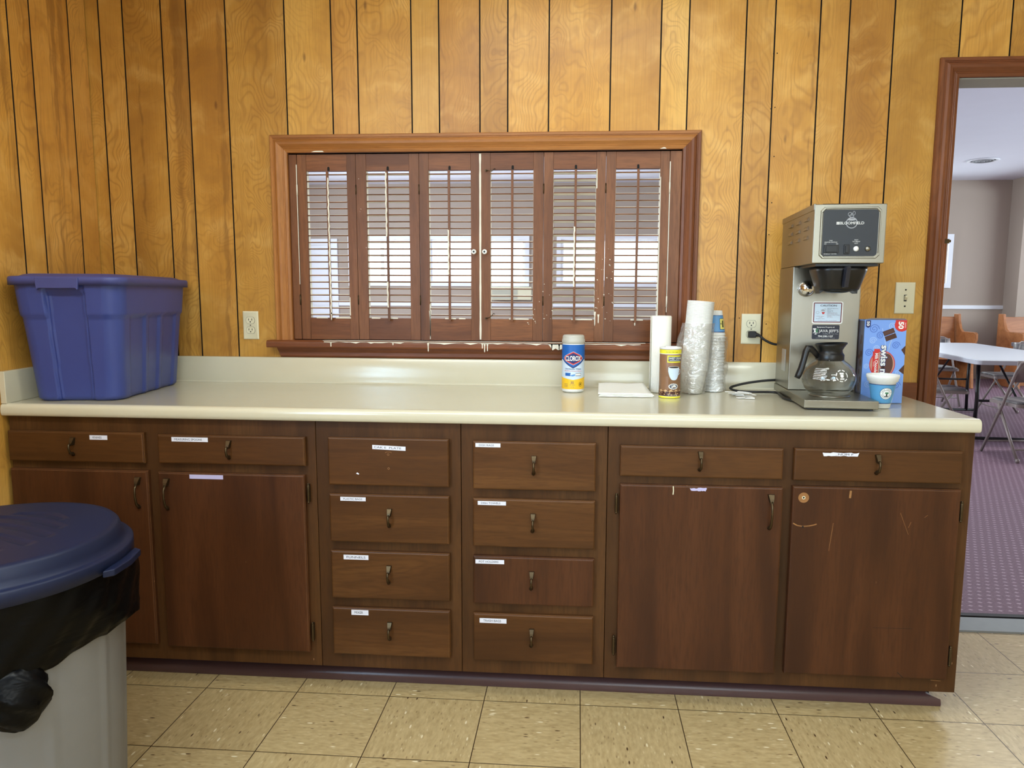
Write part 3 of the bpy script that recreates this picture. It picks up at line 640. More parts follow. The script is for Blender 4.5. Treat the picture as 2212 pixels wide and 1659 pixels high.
# ------------------------------------------------------------------ cabinets
def handle(parent, px, py, L, yb=YFR):
    c = at(px, py, 1, yb-.01); x, z = c.x, c.z; h = L/2; wtop = .0085 if L < .08 else .0105
    b = B()
    b.loft([[Vector((x+u*wtop*k, yb-.0005-d, z+zz)) for u, d in ((-1, 0), (1, 0), (.8, e), (-.8, e))] for zz, k, e in ((h, 1, .006), (h-.012, .75, .013), (h-.024, .42, .017))], 0, smooth=False)
    pts = [(x, yb-.013, z+h-.020), (x, yb-.022, z+h*.3), (x, yb-.023, z-h*.2), (x, yb-.017, z-h*.7), (x, yb-.007, z-h+.006), (x-.002, yb-.001, z-h)]
    b.tube(pts, [.0042, .0034, .0034, .0040, .0052, .0058], 8)
    return b.build('handle', 'bronze', parent)
def nlabel(parent, px0, py0, px1, py1, txt, mat='labelwhite', skew=0., torn=False, tw=None):
    y = YFR-.0004; a = at(px0, py0, 1, y); c = at(px1, py1, 1, y); x0, x1 = a.x, c.x; z1 = a.z; h = (at(px0, py0, 1, y).z-at(px0, py1, 1, y).z)
    b = B(); z0 = z1-h; mp = lambda u, v: Vector((u, y, v+skew*(u-x0))); mt = lambda u, v: Vector((u, y-.0003, v+skew*(u-x0)))
    if torn:
        rr = random.Random(int(px0)); n = 14; up_ = [(x0+(x1-x0)*k/n, z1-rr.random()*.003) for k in range(n+1)]; dn = [(x0+.004+(x1-x0-.008)*k/n, z0+rr.random()*.002) for k in range(n+1)]
        b.poly(dn+up_[::-1], mp, 0)
    else: b.rect(x0, x1, z0, z1, mp, 0)
    if txt: b.text(txt, x0+(x1-x0)*(.12 if tw is None else tw[0]), z0+h*.28, h*.46, mt, 1, width=(x1-x0)*(.72 if tw is None else tw[1]))
    b.build('label_tape', [mat, 'blackprint'], parent, normals=False)
def front(parent, name, x0, x1, z0, z1, mat, lip=True):
    b = B(); y = YFR; e = .0045
    b.loft([[Vector((u, yy, v)) for u, v in ((x0+k, z0+k), (x1-k, z0+k), (x1-k, z1-k), (x0+k, z1-k))] for yy, k in ((YF+.0005, 0), (y+.0045, 0), (y+.0015, .0012), (y, e))], 0, smooth=False)
    # lighter upper and right lip: wear, plus painted light on the rounded edge
    if lip:
        b.face([(x0, y+.0044, z1+.0001), (x1, y+.0044, z1+.0001), (x1-e, y-.0001, z1-e), (x0+e, y-.0001, z1-e)], 1)
        b.face([(x1+.0001, y+.0044, z0), (x1+.0001, y+.0044, z1), (x1-e, y-.0001, z1-e), (x1-e, y-.0001, z0+e)], 1)
    return b.build(name, [mat, 'edge'], parent)
def hinge(door, x, z):
    b = B(); b.lathe([(.004, -.026), (.0045, -.024), (.0045, .024), (.004, .026)], (x, YF-.012, z), 10); 
    b.lathe([(.0022, -.032), (.004, -.026)], (x, YF-.012, z), 10); b.lathe([(.004, .026), (.0022, .032)], (x, YF-.012, z), 10)
    b.box(x-.003, x+.003, YF-.012, YF-.0005, z-.028, z+.028); b.build('hinge', 'bronze', door)
def cabinet(x0, x1, label):
    t = thing('base_cabinet', ((x0+x1)/2, -.31, .0734), label, 'cabinet', 'brown base cabinets under the counter')
    return t
def body(t, x0, x1, holes):
    b = B(); z0, z1 = .0734, .8738; g = .0008
    b.box(x0+g, x1-g, YF, YF+.02, z0, z1, 0)                     # face frame seen between the overlay fronts
    b.box(max(x0+g, -.030), max(x0+g, -.030)+.017, YF+.0201, -.005, z0, z1, 0); b.box(x1-.018, x1-g, YF+.0201, -.005, z0, z1, 0)
    b.box(max(x0, -.03)+.0181, x1-.0181, YF+.0201, -.005, z0, z0+.016, 0)
    b.build('cabinet_box', 'frame', t, bevel=.001, seg=1)
DZs = [(.676, .825), (.495, .647), (.311, .465), (.125, .280)]
# unit 1: two drawers over two doors
XL = -.060
t = cabinet(XL, .942, 'leftmost brown base cabinet with KNIVES and MEASURING SPOONS drawers, behind the trash can'); body(t, XL, .942, None)
d = front(t, 'drawer', -.054, .395, .730, .827, 'drawer'); handle(d, 154, 965, .056); nlabel(d, 193, 940, 232, 949.5, 'KNIVES', tw=(.18, .5))
d = front(t, 'drawer', .442, .913, .732, .823, 'drawer'); handle(d, 492, 972, .056); nlabel(d, 370, 944, 449, 953.5, 'MEASURING SPOONS', tw=(.08, .76))
d = front(t, 'door', -.054, .402, .131, .705, 'door'); handle(d, 296, 1065, .098)
d = front(t, 'door', .436, .908, .126, .703, 'door'); handle(d, 358, 1068, .098); nlabel(d, 409, 1025, 482, 1034, '', 'labellav'); hinge(d, .918, at(668, 1067, 1, YFR).z); hinge(d, .918, at(673, 1367, 1, YFR).z)
# units 2 and 3: four drawers each
def brownmarks(d, pts, mat='edge', wd=.0016):
    b = B(); b.line(pts, wd, Y(YFR-.0004)); b.build('scratch', mat, d, normals=False)
t = cabinet(.942, 1.396, 'brown cabinet of four drawers, CAKE PLATE on its top drawer with no handle'); body(t, .942, 1.396, None)
LB = [(804, 961, 876, 970, 'CAK E  PLATE', -.035, (.05, .82)), (735, 1073, 790, 1081.5, 'PLASTIC BAGS', 0, (.12, .74)), (742, 1198, 796, 1208, 'FUNNELS', 0, (.12, .76)), (759, 1317, 796, 1328, 'MIXER', 0, (.18, .5))]
HP = [None, (840, 1120), (839, 1243), (841, 1365)]
for k, (z0, z1) in enumerate(DZs):
    d = front(t, 'drawer', .986, 1.361, z0, z1, 'drawer'); q = LB[k]; nlabel(d, *q[:5], skew=q[5], tw=q[6])
    if HP[k]: handle(d, HP[k][0], HP[k][1], .056)
    else:
        b = B()
        for px, py in ((838.5, 982), (839.5, 1012)):
            c = at(px, py, 1, YFR); b.lathe([(.0034, 0), (.0034, .0003)], (c.x, YFR-.0002, c.z), 12, 0, 'y'); b.lathe([(.0018, 0), (.0018, .0005)], (c.x, YFR-.0002, c.z), 10, 1, 'y')
        c = at(839, 977, 1, YFR); b.line([(c.x-.010, c.z-.002), (c.x-.006, c.z+.001), (c.x+.006, c.z+.001), (c.x+.010, c.z-.002)], .0012, Y(YFR-.0004)); c = at(772, 1023, 1, YFR)
        b.poly([(c.x-.004, c.z), (c.x, c.z+.004), (c.x+.006, c.z-.001), (c.x+.003, c.z-.003)], Y(YFR-.0004), 2)
        b.build('screw_holes', ['edge', 'dark', 'labelwhite'], d, normals=False)['kind'] = 'stuff'
t = cabinet(1.396, 1.842, 'brown cabinet of four drawers, DISH RAGS on its top drawer'); body(t, 1.396, 1.842, None)
LB = [(1027, 957, 1081, 965.5, 'DISH RAGS', (.14, .6)), (1032, 1082, 1093, 1090.5, 'DISH TOWELS', (.12, .68)), (1027, 1208, 1089, 1217, 'POT HOLDERS', (.12, .68)), (1036, 1335, 1094, 1345, 'TRASH BAGS', (.14, .66))]
HP = [(1153, 1006), (1151, 1131), (1148, 1256), (1148, 1380)]
for k, (z0, z1) in enumerate(DZs):
    d = front(t, 'drawer', 1.435, 1.806, z0-.002, z1-.003, 'door' if k == 2 else 'drawer'); q = LB[k]; nlabel(d, *q[:5], tw=q[5]); handle(d, HP[k][0], HP[k][1], .056)
t = cabinet(1.842, 2.898, 'rightmost brown base cabinet with scratched doors beside the doorway'); body(t, 1.842, 2.898, None)
d = front(t, 'drawer', 1.879, 2.354, .724, .817, 'drawer'); handle(d, 1514, 997, .056)
d = front(t, 'drawer', 2.386, 2.860, .723, .8185, 'drawer'); handle(d, 1898, 1004, .056); nlabel(d, 1777, 976.5, 1856, 985.5, '..NUM F', torn=True, tw=(.36, .48))
d = front(t, 'door', 1.880, 2.358, .118, .699, 'door'); handle(d, 1666, 1107, .104); nlabel(d, 1490, 1053, 1527, 1061, '', 'labellav', torn=True); hinge(d, 1.870, at(1332, 1089, 1, YFR).z); hinge(d, 1.870, at(1327, 1396, 1, YFR).z)
c = at(1454, 1060, 1, YFR); brownmarks(d, [(c.x, c.z+.014), (c.x+.001, c.z), (c.x, c.z-.012)], 'ivory', .003)
d = front(t, 'door', 2.386, 2.863, .1215, .705, 'door'); hinge(d, 2.8695, at(2077, 1107, 1, YFR).z); hinge(d, 2.8695, at(2050, 1420, 1, YFR).z)
b = B(); c = at(1736, 1075, 1, YFR); b.lathe([(.0155, 0), (.0155, .0003)], (c.x, YFR-.0002, c.z), 26, 0, 'y'); b.lathe([(.005, 0), (.005, .0005)], (c.x, YFR-.0002, c.z), 14, 1, 'y'); b.lathe([(.0028, 0), (.0028, .0007)], (c.x, YFR-.0002, c.z), 14, 2, 'y')
c = at(1734, 1138, 1, YFR); b.lathe([(.003, 0), (.003, .0007)], (c.x, YFR-.0002, c.z), 12, 2, 'y')
c2 = [at(px, py, 1, YFR) for px, py in ((1713, 1130), (1722, 1135), (1734, 1137), (1748, 1136), (1758, 1134), (1764, 1132))]; b.line([(q.x, q.z) for q in c2], .0035, Y(YFR-.0004), 0)
for p0, p1 in (((1945, 1108), (1962, 1155)), ((1838, 1060), (1836, 1076)), ((1800, 1130), (1790, 1190)), ((1962, 1140), (1968, 1128)), ((1997, 1118), (2004, 1113)), ((2010, 1469), (2032, 1471))):
    a, e = at(*p0, 1, YFR), at(*p1, 1, YFR); b.line([(a.x, a.z), (e.x, e.z)], .0010 if p0[0] != 1838 else .006, Y(YFR-.0004), 0)
for p0, p1 in (((1938, 1452), (1950, 1464)), ((1885, 1356), (1970, 1358))):
    a, e = at(*p0, 1, YFR), at(*p1, 1, YFR); b.line([(a.x, a.z), (e.x, e.z)], .002 if p0[0] == 1938 else .0009, Y(YFR-.0004), 2)
b.build('wear_marks', ['edge', 'ivory', 'dark'], d, normals=False)['kind'] = 'stuff'
# toe kick
r = sroot('baseboard_front', (1.4, -.55, 0), 'black toe kick with brown quarter-round moulding under the cabinets')
b = B(); b.box(-.055, 2.862, -.548, -.53, 0, .0732); b.build('kick_board', 'kick', r)
b = B(); q = [(-.5483, 0), (-.578, 0), (-.580, .008), (-.576, .022), (-.566, .034), (-.552, .040), (-.5483, .040)]
b.prism(q, lambda y, z: Vector((-.055, y, z)), lambda y, z: Vector((2.885-(.04 if z > .03 else 0), y, z))); b.build('moulding', 'kicktrim', r, bevel=.001)

# ------------------------------------------------------------------ storage tote
def rrect(a, c, r, n=12, seg=6):
    pts = []
    for cx, cy, a0 in ((a-r, -c+r, -90), (a-r, c-r, 0), (-a+r, c-r, 90), (-a+r, -c+r, 180)):
        pts += [(cx+r*math.cos(rad(a0+90*k/seg)), cy+r*math.sin(rad(a0+90*k/seg))) for k in range(seg+1)]
    out = []
    for (x0, y0), (x1, y1) in zip(pts, pts[1:]+pts[:1]):
        L = math.hypot(x1-x0, y1-y0); m = 64 if L > 1.3*r*PI/2/seg+.004 else 1
        out += [(x0+(x1-x0)*k/m, y0+(y1-y0)*k/m) for k in range(m)]
    return out
def rr_lo(a, c, r, seg=6):
    return [(cx+r*math.cos(rad(a0+90*k/seg)), cy+r*math.sin(rad(a0+90*k/seg))) for cx, cy, a0 in ((a-r, -c+r, -90), (a-r, c-r, 0), (-a+r, c-r, 90), (-a+r, -c+r, 180)) for k in range(seg+1)]
def tote():
    M_['tote'] = plain('blue tote plastic', (56, 70, 136), .38, var=.04); M_['totelid'] = plain('blue tote lid', (66, 72, 130), .45, var=.04)
    t = thing('storage_tote', (.101, -.337, ZC+.001), 'blue lidded plastic storage tote at the left end of the counter', 'storage tote', rz=rad(8))
    H = .385; n = 46; loops = []; sm = lambda x, a, b_: max(0, min(1, (x-a)/(b_-a)))**2*(3-2*max(0, min(1, (x-a)/(b_-a))))
    for k in range(n+1):
        z = H*k/n; f = z/H; a, c = .135+.028*f, .236+.032*f; r_ = .045
        if k == 0: a -= .008; c -= .008
        band = sm(z, .272, .276)*.006
        lp = []
        for x, y in rrect(a, c, r_):
            nx, ny = (1 if x > a-r_ else (-1 if x < -a+r_ else 0)), (1 if y > c-r_ else (-1 if y < -c+r_ else 0))
            d = band
            if ny and abs(x) < a-r_+.01:                      # handle channel on the ends
                u = abs(x)/(.062-.006*(1-f)); ch = 1-sm(u, .96, 1.02); d = d*(1-ch)-.010*ch*(1-sm(z, .345, .349)); d -= .004*ch*(1-sm(abs(u-.72), .0, .12))*0
                if .80 < u < .90: d += .0028*(1-sm(z, .345, .349))
            if nx and abs(y) < c-r_+.01 and z < .273:         # shallow vertical panels on the sides
                u = (y+c)/(2*c); g = sm(u, .16, .17)*(1-sm(u, .36, .37))+sm(u, .42, .43)*(1-sm(u, .58, .59))+sm(u, .64, .65)*(1-sm(u, .84, .85)); d -= .006*g
            L = math.hypot(nx, ny) or 1; lp.append(Vector((x+nx/L*d, y+ny/L*d, z)))
        loops.append(lp)
    b = B(); b.loft(loops, smooth=True, cap1=True); o = b.build('tub', 'tote', t, world=False, bevel=0)
    b = B(); loops = []
    for z, g, r_ in ((H-.012, .008, .05), (H-.014, .012, .052), (H+.006, .0125, .052), (H+.012, .010, .05), (H+.0135, .006, .048), (H+.0140, .0, .045), (H+.0150, -.012, .042), (H+.020, -.022, .04), (H+.0225, -.035, .035), (H+.0235, -.06, .03), (H+.024, -.10, .02)):
        loops.append([Vector((x, y, z)) for x, y in rrect(.168+g, .272+g, r_)])
    b.loft([l for l in loops], smooth=True); b.build('lid', 'totelid', t, world=False)
    for s_ in (-1, 1):      # latch handles folding down over the ends
        b = B(); y = s_*(.272+.013); 
        b.loft([[Vector((u, y+s_*dy, H+dz)) for u, dz in ((-.076, .010), (.056, .010), (.052, -.030), (.044, -.024), (-.064, -.024), (-.072, -.030))] for dy in (-.008, .0035)], smooth=False)
        b.build('latch_handle', 'totelid', t, world=False, bevel=.003)
    return t
tote()

# ------------------------------------------------------------------ trash can
def trash():
    M_['can'] = plain('grey can plastic', (124, 124, 124), .5, var=.04); M_['canlid'] = plain('navy lid plastic', (20, 28, 54), .45, var=.12, scale=8, spec=.3)
    s = NT('black bag film'); n = s.noise(s.vec('MULTIPLY', s.obj(), (7, 7, 22)), 1., 3., .5, .5); s.base(lin((6, 6, 7)), .32, 0, .12); s.bump(n.outputs[0], .35, .02); M_['bag'] = s.m
    cx, cy = .425, -1.285; t = thing('trash_can', (cx, cy, .0005), 'round grey trash can with navy lid and black liner bag on the tile floor', 'trash can')
    H = .665; b = B(); loops = []; N = 180
    for z, r_ in ((0, .232), (.008, .238), (.10, .243), (.3, .252), (.5, .260), (H, .268)):
        lp = []
        for i in range(N):
            a = 2*PI*i/N; k = (i % 15); d = .003 if k in (0, 1) else 0
            lp.append(Vector((cx+(r_+d)*math.cos(a), cy+(r_+d)*math.sin(a), z+.0005)))
        loops.append(lp)
    b.loft(loops, smooth=True); b.build('can_body', 'can', t)
    # black liner folded over the rim: lower hem slanting, one knotted tail at the front
    b = B(); loops = []; rr = random.Random(4)
    K = 14
    hem = [.475+.035*math.cos(2*PI*i/N-rad(40))+.004*math.sin(i*.37)+.003*math.sin(i*.9) for i in range(N)]
    for k in range(K+1):
        f = k/K; lp = []
        for i in range(N):
            a = 2*PI*i/N; z = hem[i]+(H+.006-hem[i])*f; base = .2565+(z-.4)*.05
            wr = .004*math.sin(i*.21+k*.5)+.003*math.sin(i*.83-k*.9)
            r_ = base+.006+.008*math.sin(f*PI)+wr*(1-.4*f)+.004+(.024*max(0, math.cos(a-rad(25)))**10*(1-f))
            lp.append(Vector((cx+r_*math.cos(a), cy+r_*math.sin(a), z)))
        loops.append(lp)
    b.loft(loops, cap0=False, cap1=False); b.build('liner_bag', 'bag', t, thick=.0015)
    a = math.atan2(CAM.y-cy, CAM.x-cx)+rad(6); b = B(); c0 = Vector((cx+.275*math.cos(a), cy+.275*math.sin(a), .385)); tn = Vector((-math.sin(a), math.cos(a), 0)); nn = Vector((math.cos(a), math.sin(a), 0))
    loops = []
    for k in range(13):
        f = k/12; z = .505-.125*f; wd = .012+.050*math.sin(PI*min(1, f*1.0))**.6*(1-f*.25); th = .006+.022*math.sin(PI*f)
        loops.append([c0+tn*(math.cos(q)*wd*(1+.12*math.sin(5*q+k)))+nn*(math.sin(q)*th*(1+.25*math.sin(4*q+k*1.3))-.006+.012*f)+Vector((0, 0, z-.385)) for q in [2*PI*j/28 for j in range(28)]])
    b.loft(loops); b.build('bag_knot', 'bag', t)
    # lid
    b = B(); z0 = H-.022
    b.lathe([(.286, z0), (.290, z0+.002), (.290, z0+.030), (.287, z0+.034), (.278, z0+.034), (.272, z0+.038), (.268, z0+.050), (.262, z0+.070), (.256, z0+.076), (.245, z0+.0772)], (cx, cy, 0), 120, caps=(True, False))
    RB = ((-.135, .09), (-.08, .14), (-.025, .165), (.03, .16), (.085, .13), (.13, .08))
    loops = []; ca, sa = math.cos(rad(-12)), math.sin(rad(-12))
    for q in range(71):
        r_ = .245*(1-q/71.); lp = []
        for i in range(200):
            x, y = r_*math.cos(2*PI*i/200), r_*math.sin(2*PI*i/200); u, v = x*ca+y*sa, -x*sa+y*ca; dz = 0.
            for o, w_ in RB:
                c_ = o+.020*math.cos(max(-1, min(1, u/w_))*PI/2); e = max(0, min(1, (w_-abs(u))/.02)); f_ = max(0, min(1, (.014-abs(v-c_))/.006)); dz = max(dz, e*f_*f_*(3-2*f_))
            lp.append(Vector((cx+x, cy+y, z0+.0772+.005*(1-r_/.245)-.0045*dz)))
        loops.append(lp)
    b.loft(loops, cap0=False)
    b.build('lid', 'canlid', t)
    for da in (0, 180):
        a = rad(9+da); b = B(); Mx = Matrix.Translation((cx, cy, 0))@Matrix.Rotation(a, 4, 'Z')
        b.loft([[Mx@Vector((.284+rr_, u, z)) for u, rr_ in ((-.078, 0), (-.064, .020), (0, .027), (.064, .020), (.078, 0))] for z in (z0-.004, z0+.012)], smooth=False); b.build('lid_tab', 'canlid', t, bevel=.003)
trash()

# ------------------------------------------------------------------ helper: map onto an upright cylinder facing the camera
def cyl(c, r_, a0, dz=0, lean=None):
    "u = arc length to the right of the facing direction, v = height"
    def mp(u, v, d=0.):
        a = a0+u/r_; return Vector((c[0]+(r_+d)*math.cos(a), c[1]+(r_+d)*math.sin(a), c[2]+v))
    return mp
def face_angle(c): return math.atan2(CAM.y-c[1], CAM.x-c[0])
class Wrap(B):
    "decals on a cylinder; shapes are cut fine enough to follow it"
    def crect(s, u0, u1, v0, v1, mp, mi, d=.0002, n=None):
        n = n or max(1, int(abs(u1-u0)/.002))
        for i in range(n):
            a, e = u0+(u1-u0)*i/n, u0+(u1-u0)*(i+1)/n; s.face([mp(a, v0, d), mp(e, v0, d), mp(e, v1, d), mp(a, v1, d)], mi, True)
    def cshape(s, fn, u0, u1, mp, mi, d=.0002, n=24):
        "vertical slices: fn(u) gives (low, high)"
        for i in range(n):
            a, e = u0+(u1-u0)*i/n, u0+(u1-u0)*(i+1)/n; la, ha = fn(a); le, he = fn(e)
            if ha-la < 1e-6 and he-le < 1e-6: continue
            s.face([mp(a, la, d), mp(e, le, d), mp(e, he, d), mp(a, ha, d)], mi)
    def ctext(s, txt, u, v, h, mp, mi, width=None, d=.0006, bold=0., align='c'): s.text(txt, u, v, h, lambda a, e: mp(a, e, d), mi, width, align, bold)
def inkmat(name, rgb, rough=.4): M_[name] = plain(name, rgb, rough, var=.03); return name
for n_, c_ in (('ink_blue', (24, 96, 178)), ('ink_navy', (20, 40, 104)), ('ink_red', (206, 44, 40)), ('ink_yellow', (246, 196, 40)), ('ink_pale', (206, 224, 240)), ('ink_ltblue', (96, 152, 214)), ('ink_brown', (140, 102, 72)), ('ink_choc', (72, 38, 26)),
               ('ink_lemon', (244, 234, 60)), ('ink_slate', (60, 72, 92)), ('ink_coffee', (86, 52, 44)), ('ink_tan', (206, 168, 120)), ('ink_cup', (84, 150, 196)), ('ink_green', (70, 130, 90)), ('ink_maroon', (112, 24, 36)), ('ink_box', (122, 162, 232)), ('ink_swirl', (78, 116, 200)), ('ink_light', (166, 196, 240)), ('ink_cream', (232, 222, 120)), ('ink_grey', (150, 152, 156)), ('ink_pink', (190, 140, 120)), ('ink_sky', (104, 160, 212))): inkmat(n_, c_)

# ------------------------------------------------------------------ wipes canister
def wipes():
    c = (1.732, -.155, ZC+.001); r_ = .0405; a0 = face_angle(c)
    t = thing('wipes_canister', c, 'blue and yellow canister of disinfecting wipes below the shutters', 'wipes canister'); mp = cyl(c, r_, a0)
    b = B(); b.lathe([(.036, 0), (r_-.001, .003), (r_, .008), (r_, .172), (r_-.0015, .176)], c, 48); b.build('canister', 'white', t)
    s = NT('frosted lid'); s.base(lin((214, 212, 200)), .35, 0, .5); s.b.inputs['Transmission Weight'].default_value = .25; M_['frost'] = s.m
    b = B(); b.lathe([(r_+.0002, .1762), (r_+.0012, .177), (r_+.0008, .190), (r_-.001, .192), (r_-.001, .198), (r_-.002, .203), (r_-.006, .206), (.012, .207), (.001, .207)], c, 48); b.build('cap', 'frost', t)
    b = Wrap(); mats = ['ink_pale', 'ink_blue', 'ink_navy', 'ink_red', 'white', 'ink_yellow', 'ink_ltblue', 'blackprint', 'ink_grey', 'steel']
    full = PI*r_
    b.crect(-full, full, .012, .172, mp, 0, .0003); b.crect(-full, full, .118, .172, mp, 1, .0005); b.crect(-full, full, .012, .046, mp, 5, .0005)
    b.cshape(lambda u: (.046, .046+.010*(abs(u)/.06)), -full*.5, full*.5, mp, 5, .0006, 40)
    ch = lambda w_, zt, zb, cz: (lambda u: (cz-zb*(1-min(1, abs(u)/w_)), cz+zt*(1-min(1, abs(u)/w_))))
    b.cshape(lambda u: (.088+.030*min(1, abs(u)/.045)**1.2, .122), -.045, .045, mp, 2, .0007, 36)
    b.cshape(lambda u: (.092+.030*min(1, abs(u)/.045)**1.2, .123), -.045, .045, mp, 1, .0008, 36)
    hexa = lambda s_: (lambda u: (.1235-.0235*s_*(1-.62*min(1, abs(u)/(.036*s_)))*(abs(u) <= .036*s_), .1235+.0235*s_*(1-.62*min(1, abs(u)/(.036*s_)))*(abs(u) <= .036*s_)))
    def hx(s_, mi, d):
        W_ = .036*s_; Hh = .0235*s_
        b.cshape(lambda u: (.1235-Hh*(1-abs(u)/W_*.75 if abs(u) < W_*.8 else .4*(W_-abs(u))/(W_*.2)), .1235+Hh*(1-abs(u)/W_*.75 if abs(u) < W_*.8 else .4*(W_-abs(u))/(W_*.2))), -W_, W_, mp, mi, d, 40)
    hx(1.04, 4, .0009); hx(1.0, 3, .0010); hx(.82, 2, .0011)
    b.ctext('CLOROX', -.0, .1150, .0170, mp, 4, .058, .0014, bold=.03)
    b.ctext('Disinfecting Wipes', 0, .0835, .0044, mp, 2, .060, .0008, .02); b.ctext('Kills 99.9% of Viruses & Bacteria', 0, .0765, .0032, mp, 3, .066, .0008, .01)
    b.crect(-.030, -.008, .060, .071, mp, 1, .0008); b.crect(.008, .030, .060, .071, mp, 8, .0008); b.cshape(lambda u: (.0655-math.sqrt(max(0, .010**2-(u-.0)**2)), .0655+math.sqrt(max(0, .010**2-u**2))), -.010, .010, mp, 0, .0010, 16)
    b.cshape(lambda u: (.0585+abs(u+.002)*.3, .0655+u*.3), -.008, .007, mp, 6, .0011, 8)
    b.crect(.010, .028, .0625, .0685, mp, 4, .0009)
    b.ctext('35', -.003, .032, .0085, mp, 2, None, .0008, .01); b.ctext('WET WIPES', -.003, .0265, .0026, mp, 2, None, .0008); b.ctext('7 IN x 8 IN', -.003, .0185, .0022, mp, 2, None, .0008)
    for v in (.020, .0235, .027, .031): b.crect(-.034, -.019, v, v+.0008, mp, 2, .0008)
    for k in range(16):
        q0, q1 = 2*PI*k/16, 2*PI*(k+1)/16; b.face([mp(.028+ru*math.cos(q), .030+ru*1.15*math.sin(q), .0008) for q, ru in ((q0, .0072), (q1, .0072), (q1, .0062), (q0, .0062))], 7)
    b.line([(.024, .025), (.032, .035)], .0009, lambda u, v: mp(u, v, .0009), 7); b.cshape(lambda u: (.027, .033), .0255, .0295, mp, 7, .0009, 3)
    b.build('printed_label', mats, t, normals=False)
wipes()

# ------------------------------------------------------------------ napkins
def napkins():
    x0, x1 = 1.822, 1.998; y0, y1 = -.290, -.115; t = thing('paper_napkin', ((x0+x1)/2, -.2, ZC+.001), 'stack of folded white napkins lying flat on the counter before the paper towels', 'napkin')
    b = B(); n = 18
    for lay, (dz, sh) in enumerate(((0, 0), (.0045, .003), (.009, -.002))):
        top = []
        for th in (0, .0035):
            g = []
            for i in range(n+1):
                row = []
                for j in range(n+1):
                    u, v = i/n, j/n; z = ZC+.0015+dz+th+.010*v**1.4*(1+.3*lay)+.0012*math.sin(u*9+lay)*math.sin(v*5)
                    if v > .999 or v < .001: pass
                    row.append(Vector((x0+sh+(x1-x0)*u+.006*v*(1-2*u)+.010*(1-v)*(u > .999), y0+.0022*math.sin(u*21+lay*2)+(y1-y0)*v, z)))
                g.append(row)
            top.append(g)
        vs = [[[b.bm.verts.new(p) for p in row] for row in g] for g in top]
        for i in range(n):
            for j in range(n):
                b.bm.faces.new((vs[1][i][j], vs[1][i+1][j], vs[1][i+1][j+1], vs[1][i][j+1])).smooth = True; b.bm.faces.new((vs[0][i][j], vs[0][i][j+1], vs[0][i+1][j+1], vs[0][i+1][j])).smooth = True
        for k in range(n):
            b.bm.faces.new((vs[0][k][0], vs[0][k+1][0], vs[1][k+1][0], vs[1][k][0])); b.bm.faces.new((vs[0][k][n], vs[1][k][n], vs[1][k+1][n], vs[0][k+1][n]))
            b.bm.faces.new((vs[0][0][k], vs[1][0][k], vs[1][0][k+1], vs[0][0][k+1])); b.bm.faces.new((vs[0][n][k], vs[0][n][k+1], vs[1][n][k+1], vs[1][n][k]))
    b.build('folded_napkins', plain('napkin paper', (238, 236, 226), .8, var=.02), t)
napkins()

# ------------------------------------------------------------------ paper towel roll
def towel():
    c = (2.046, -.135, ZC+.001); t = thing('paper_towel_roll', c, 'upright roll of quilted white paper towels behind the creamer canister', 'paper towel roll')
    s = NT('quilted paper'); P = s.obj(); sx = s.n('ShaderNodeSeparateXYZ', None, i0=P); ang = s.math('ARCTAN2', sx.outputs[1], sx.outputs[0])
    zz = s.math('ABSOLUTE', s.math('SUBTRACT', s.math('FRACT', s.math('MULTIPLY', ang, 4.2)), .5))
    wv = s.math('SINE', s.math('ADD', s.math('MULTIPLY', sx.outputs[2], 560.), s.math('MULTIPLY', zz, 16.)))
    s.base(lin((248, 246, 236)), .85, 0, .2); s.bump(s.math('ADD', wv, s.noise(P, 120., 2).outputs[0]), .35, .0012); M_['quilt'] = s.m
    R_ = .0375; H = .276; b = B(); b.lathe([(.020, 0), (R_-.002, 0), (R_, .003), (R_, H-.004), (R_-.002, H), (.020, H), (.020, 0)], c, 64, caps=(False, False)); b.build('towel_sheets', 'quilt', t)
    b = B(); b.lathe([(.0185, .001), (.0198, .001), (.0198, H-.001), (.0185, H-.001), (.0185, .001)], c, 32, caps=(False, False)); b.build('cardboard_core', plain('cardboard', (170, 136, 96), .8), t)
    a = face_angle(c)-rad(62); b = B(); b.loft([[Vector((c[0]+(R_+.001+.0035*k)*math.cos(a+.10*k), c[1]+(R_+.001+.0035*k)*math.sin(a+.10*k), ZC+.002+z)) for k in (0, 1, 2)] for z in (0, .1, .2, H-.002)], closed=False); b.build('loose_edge', 'quilt', t, thick=.0006)
towel()

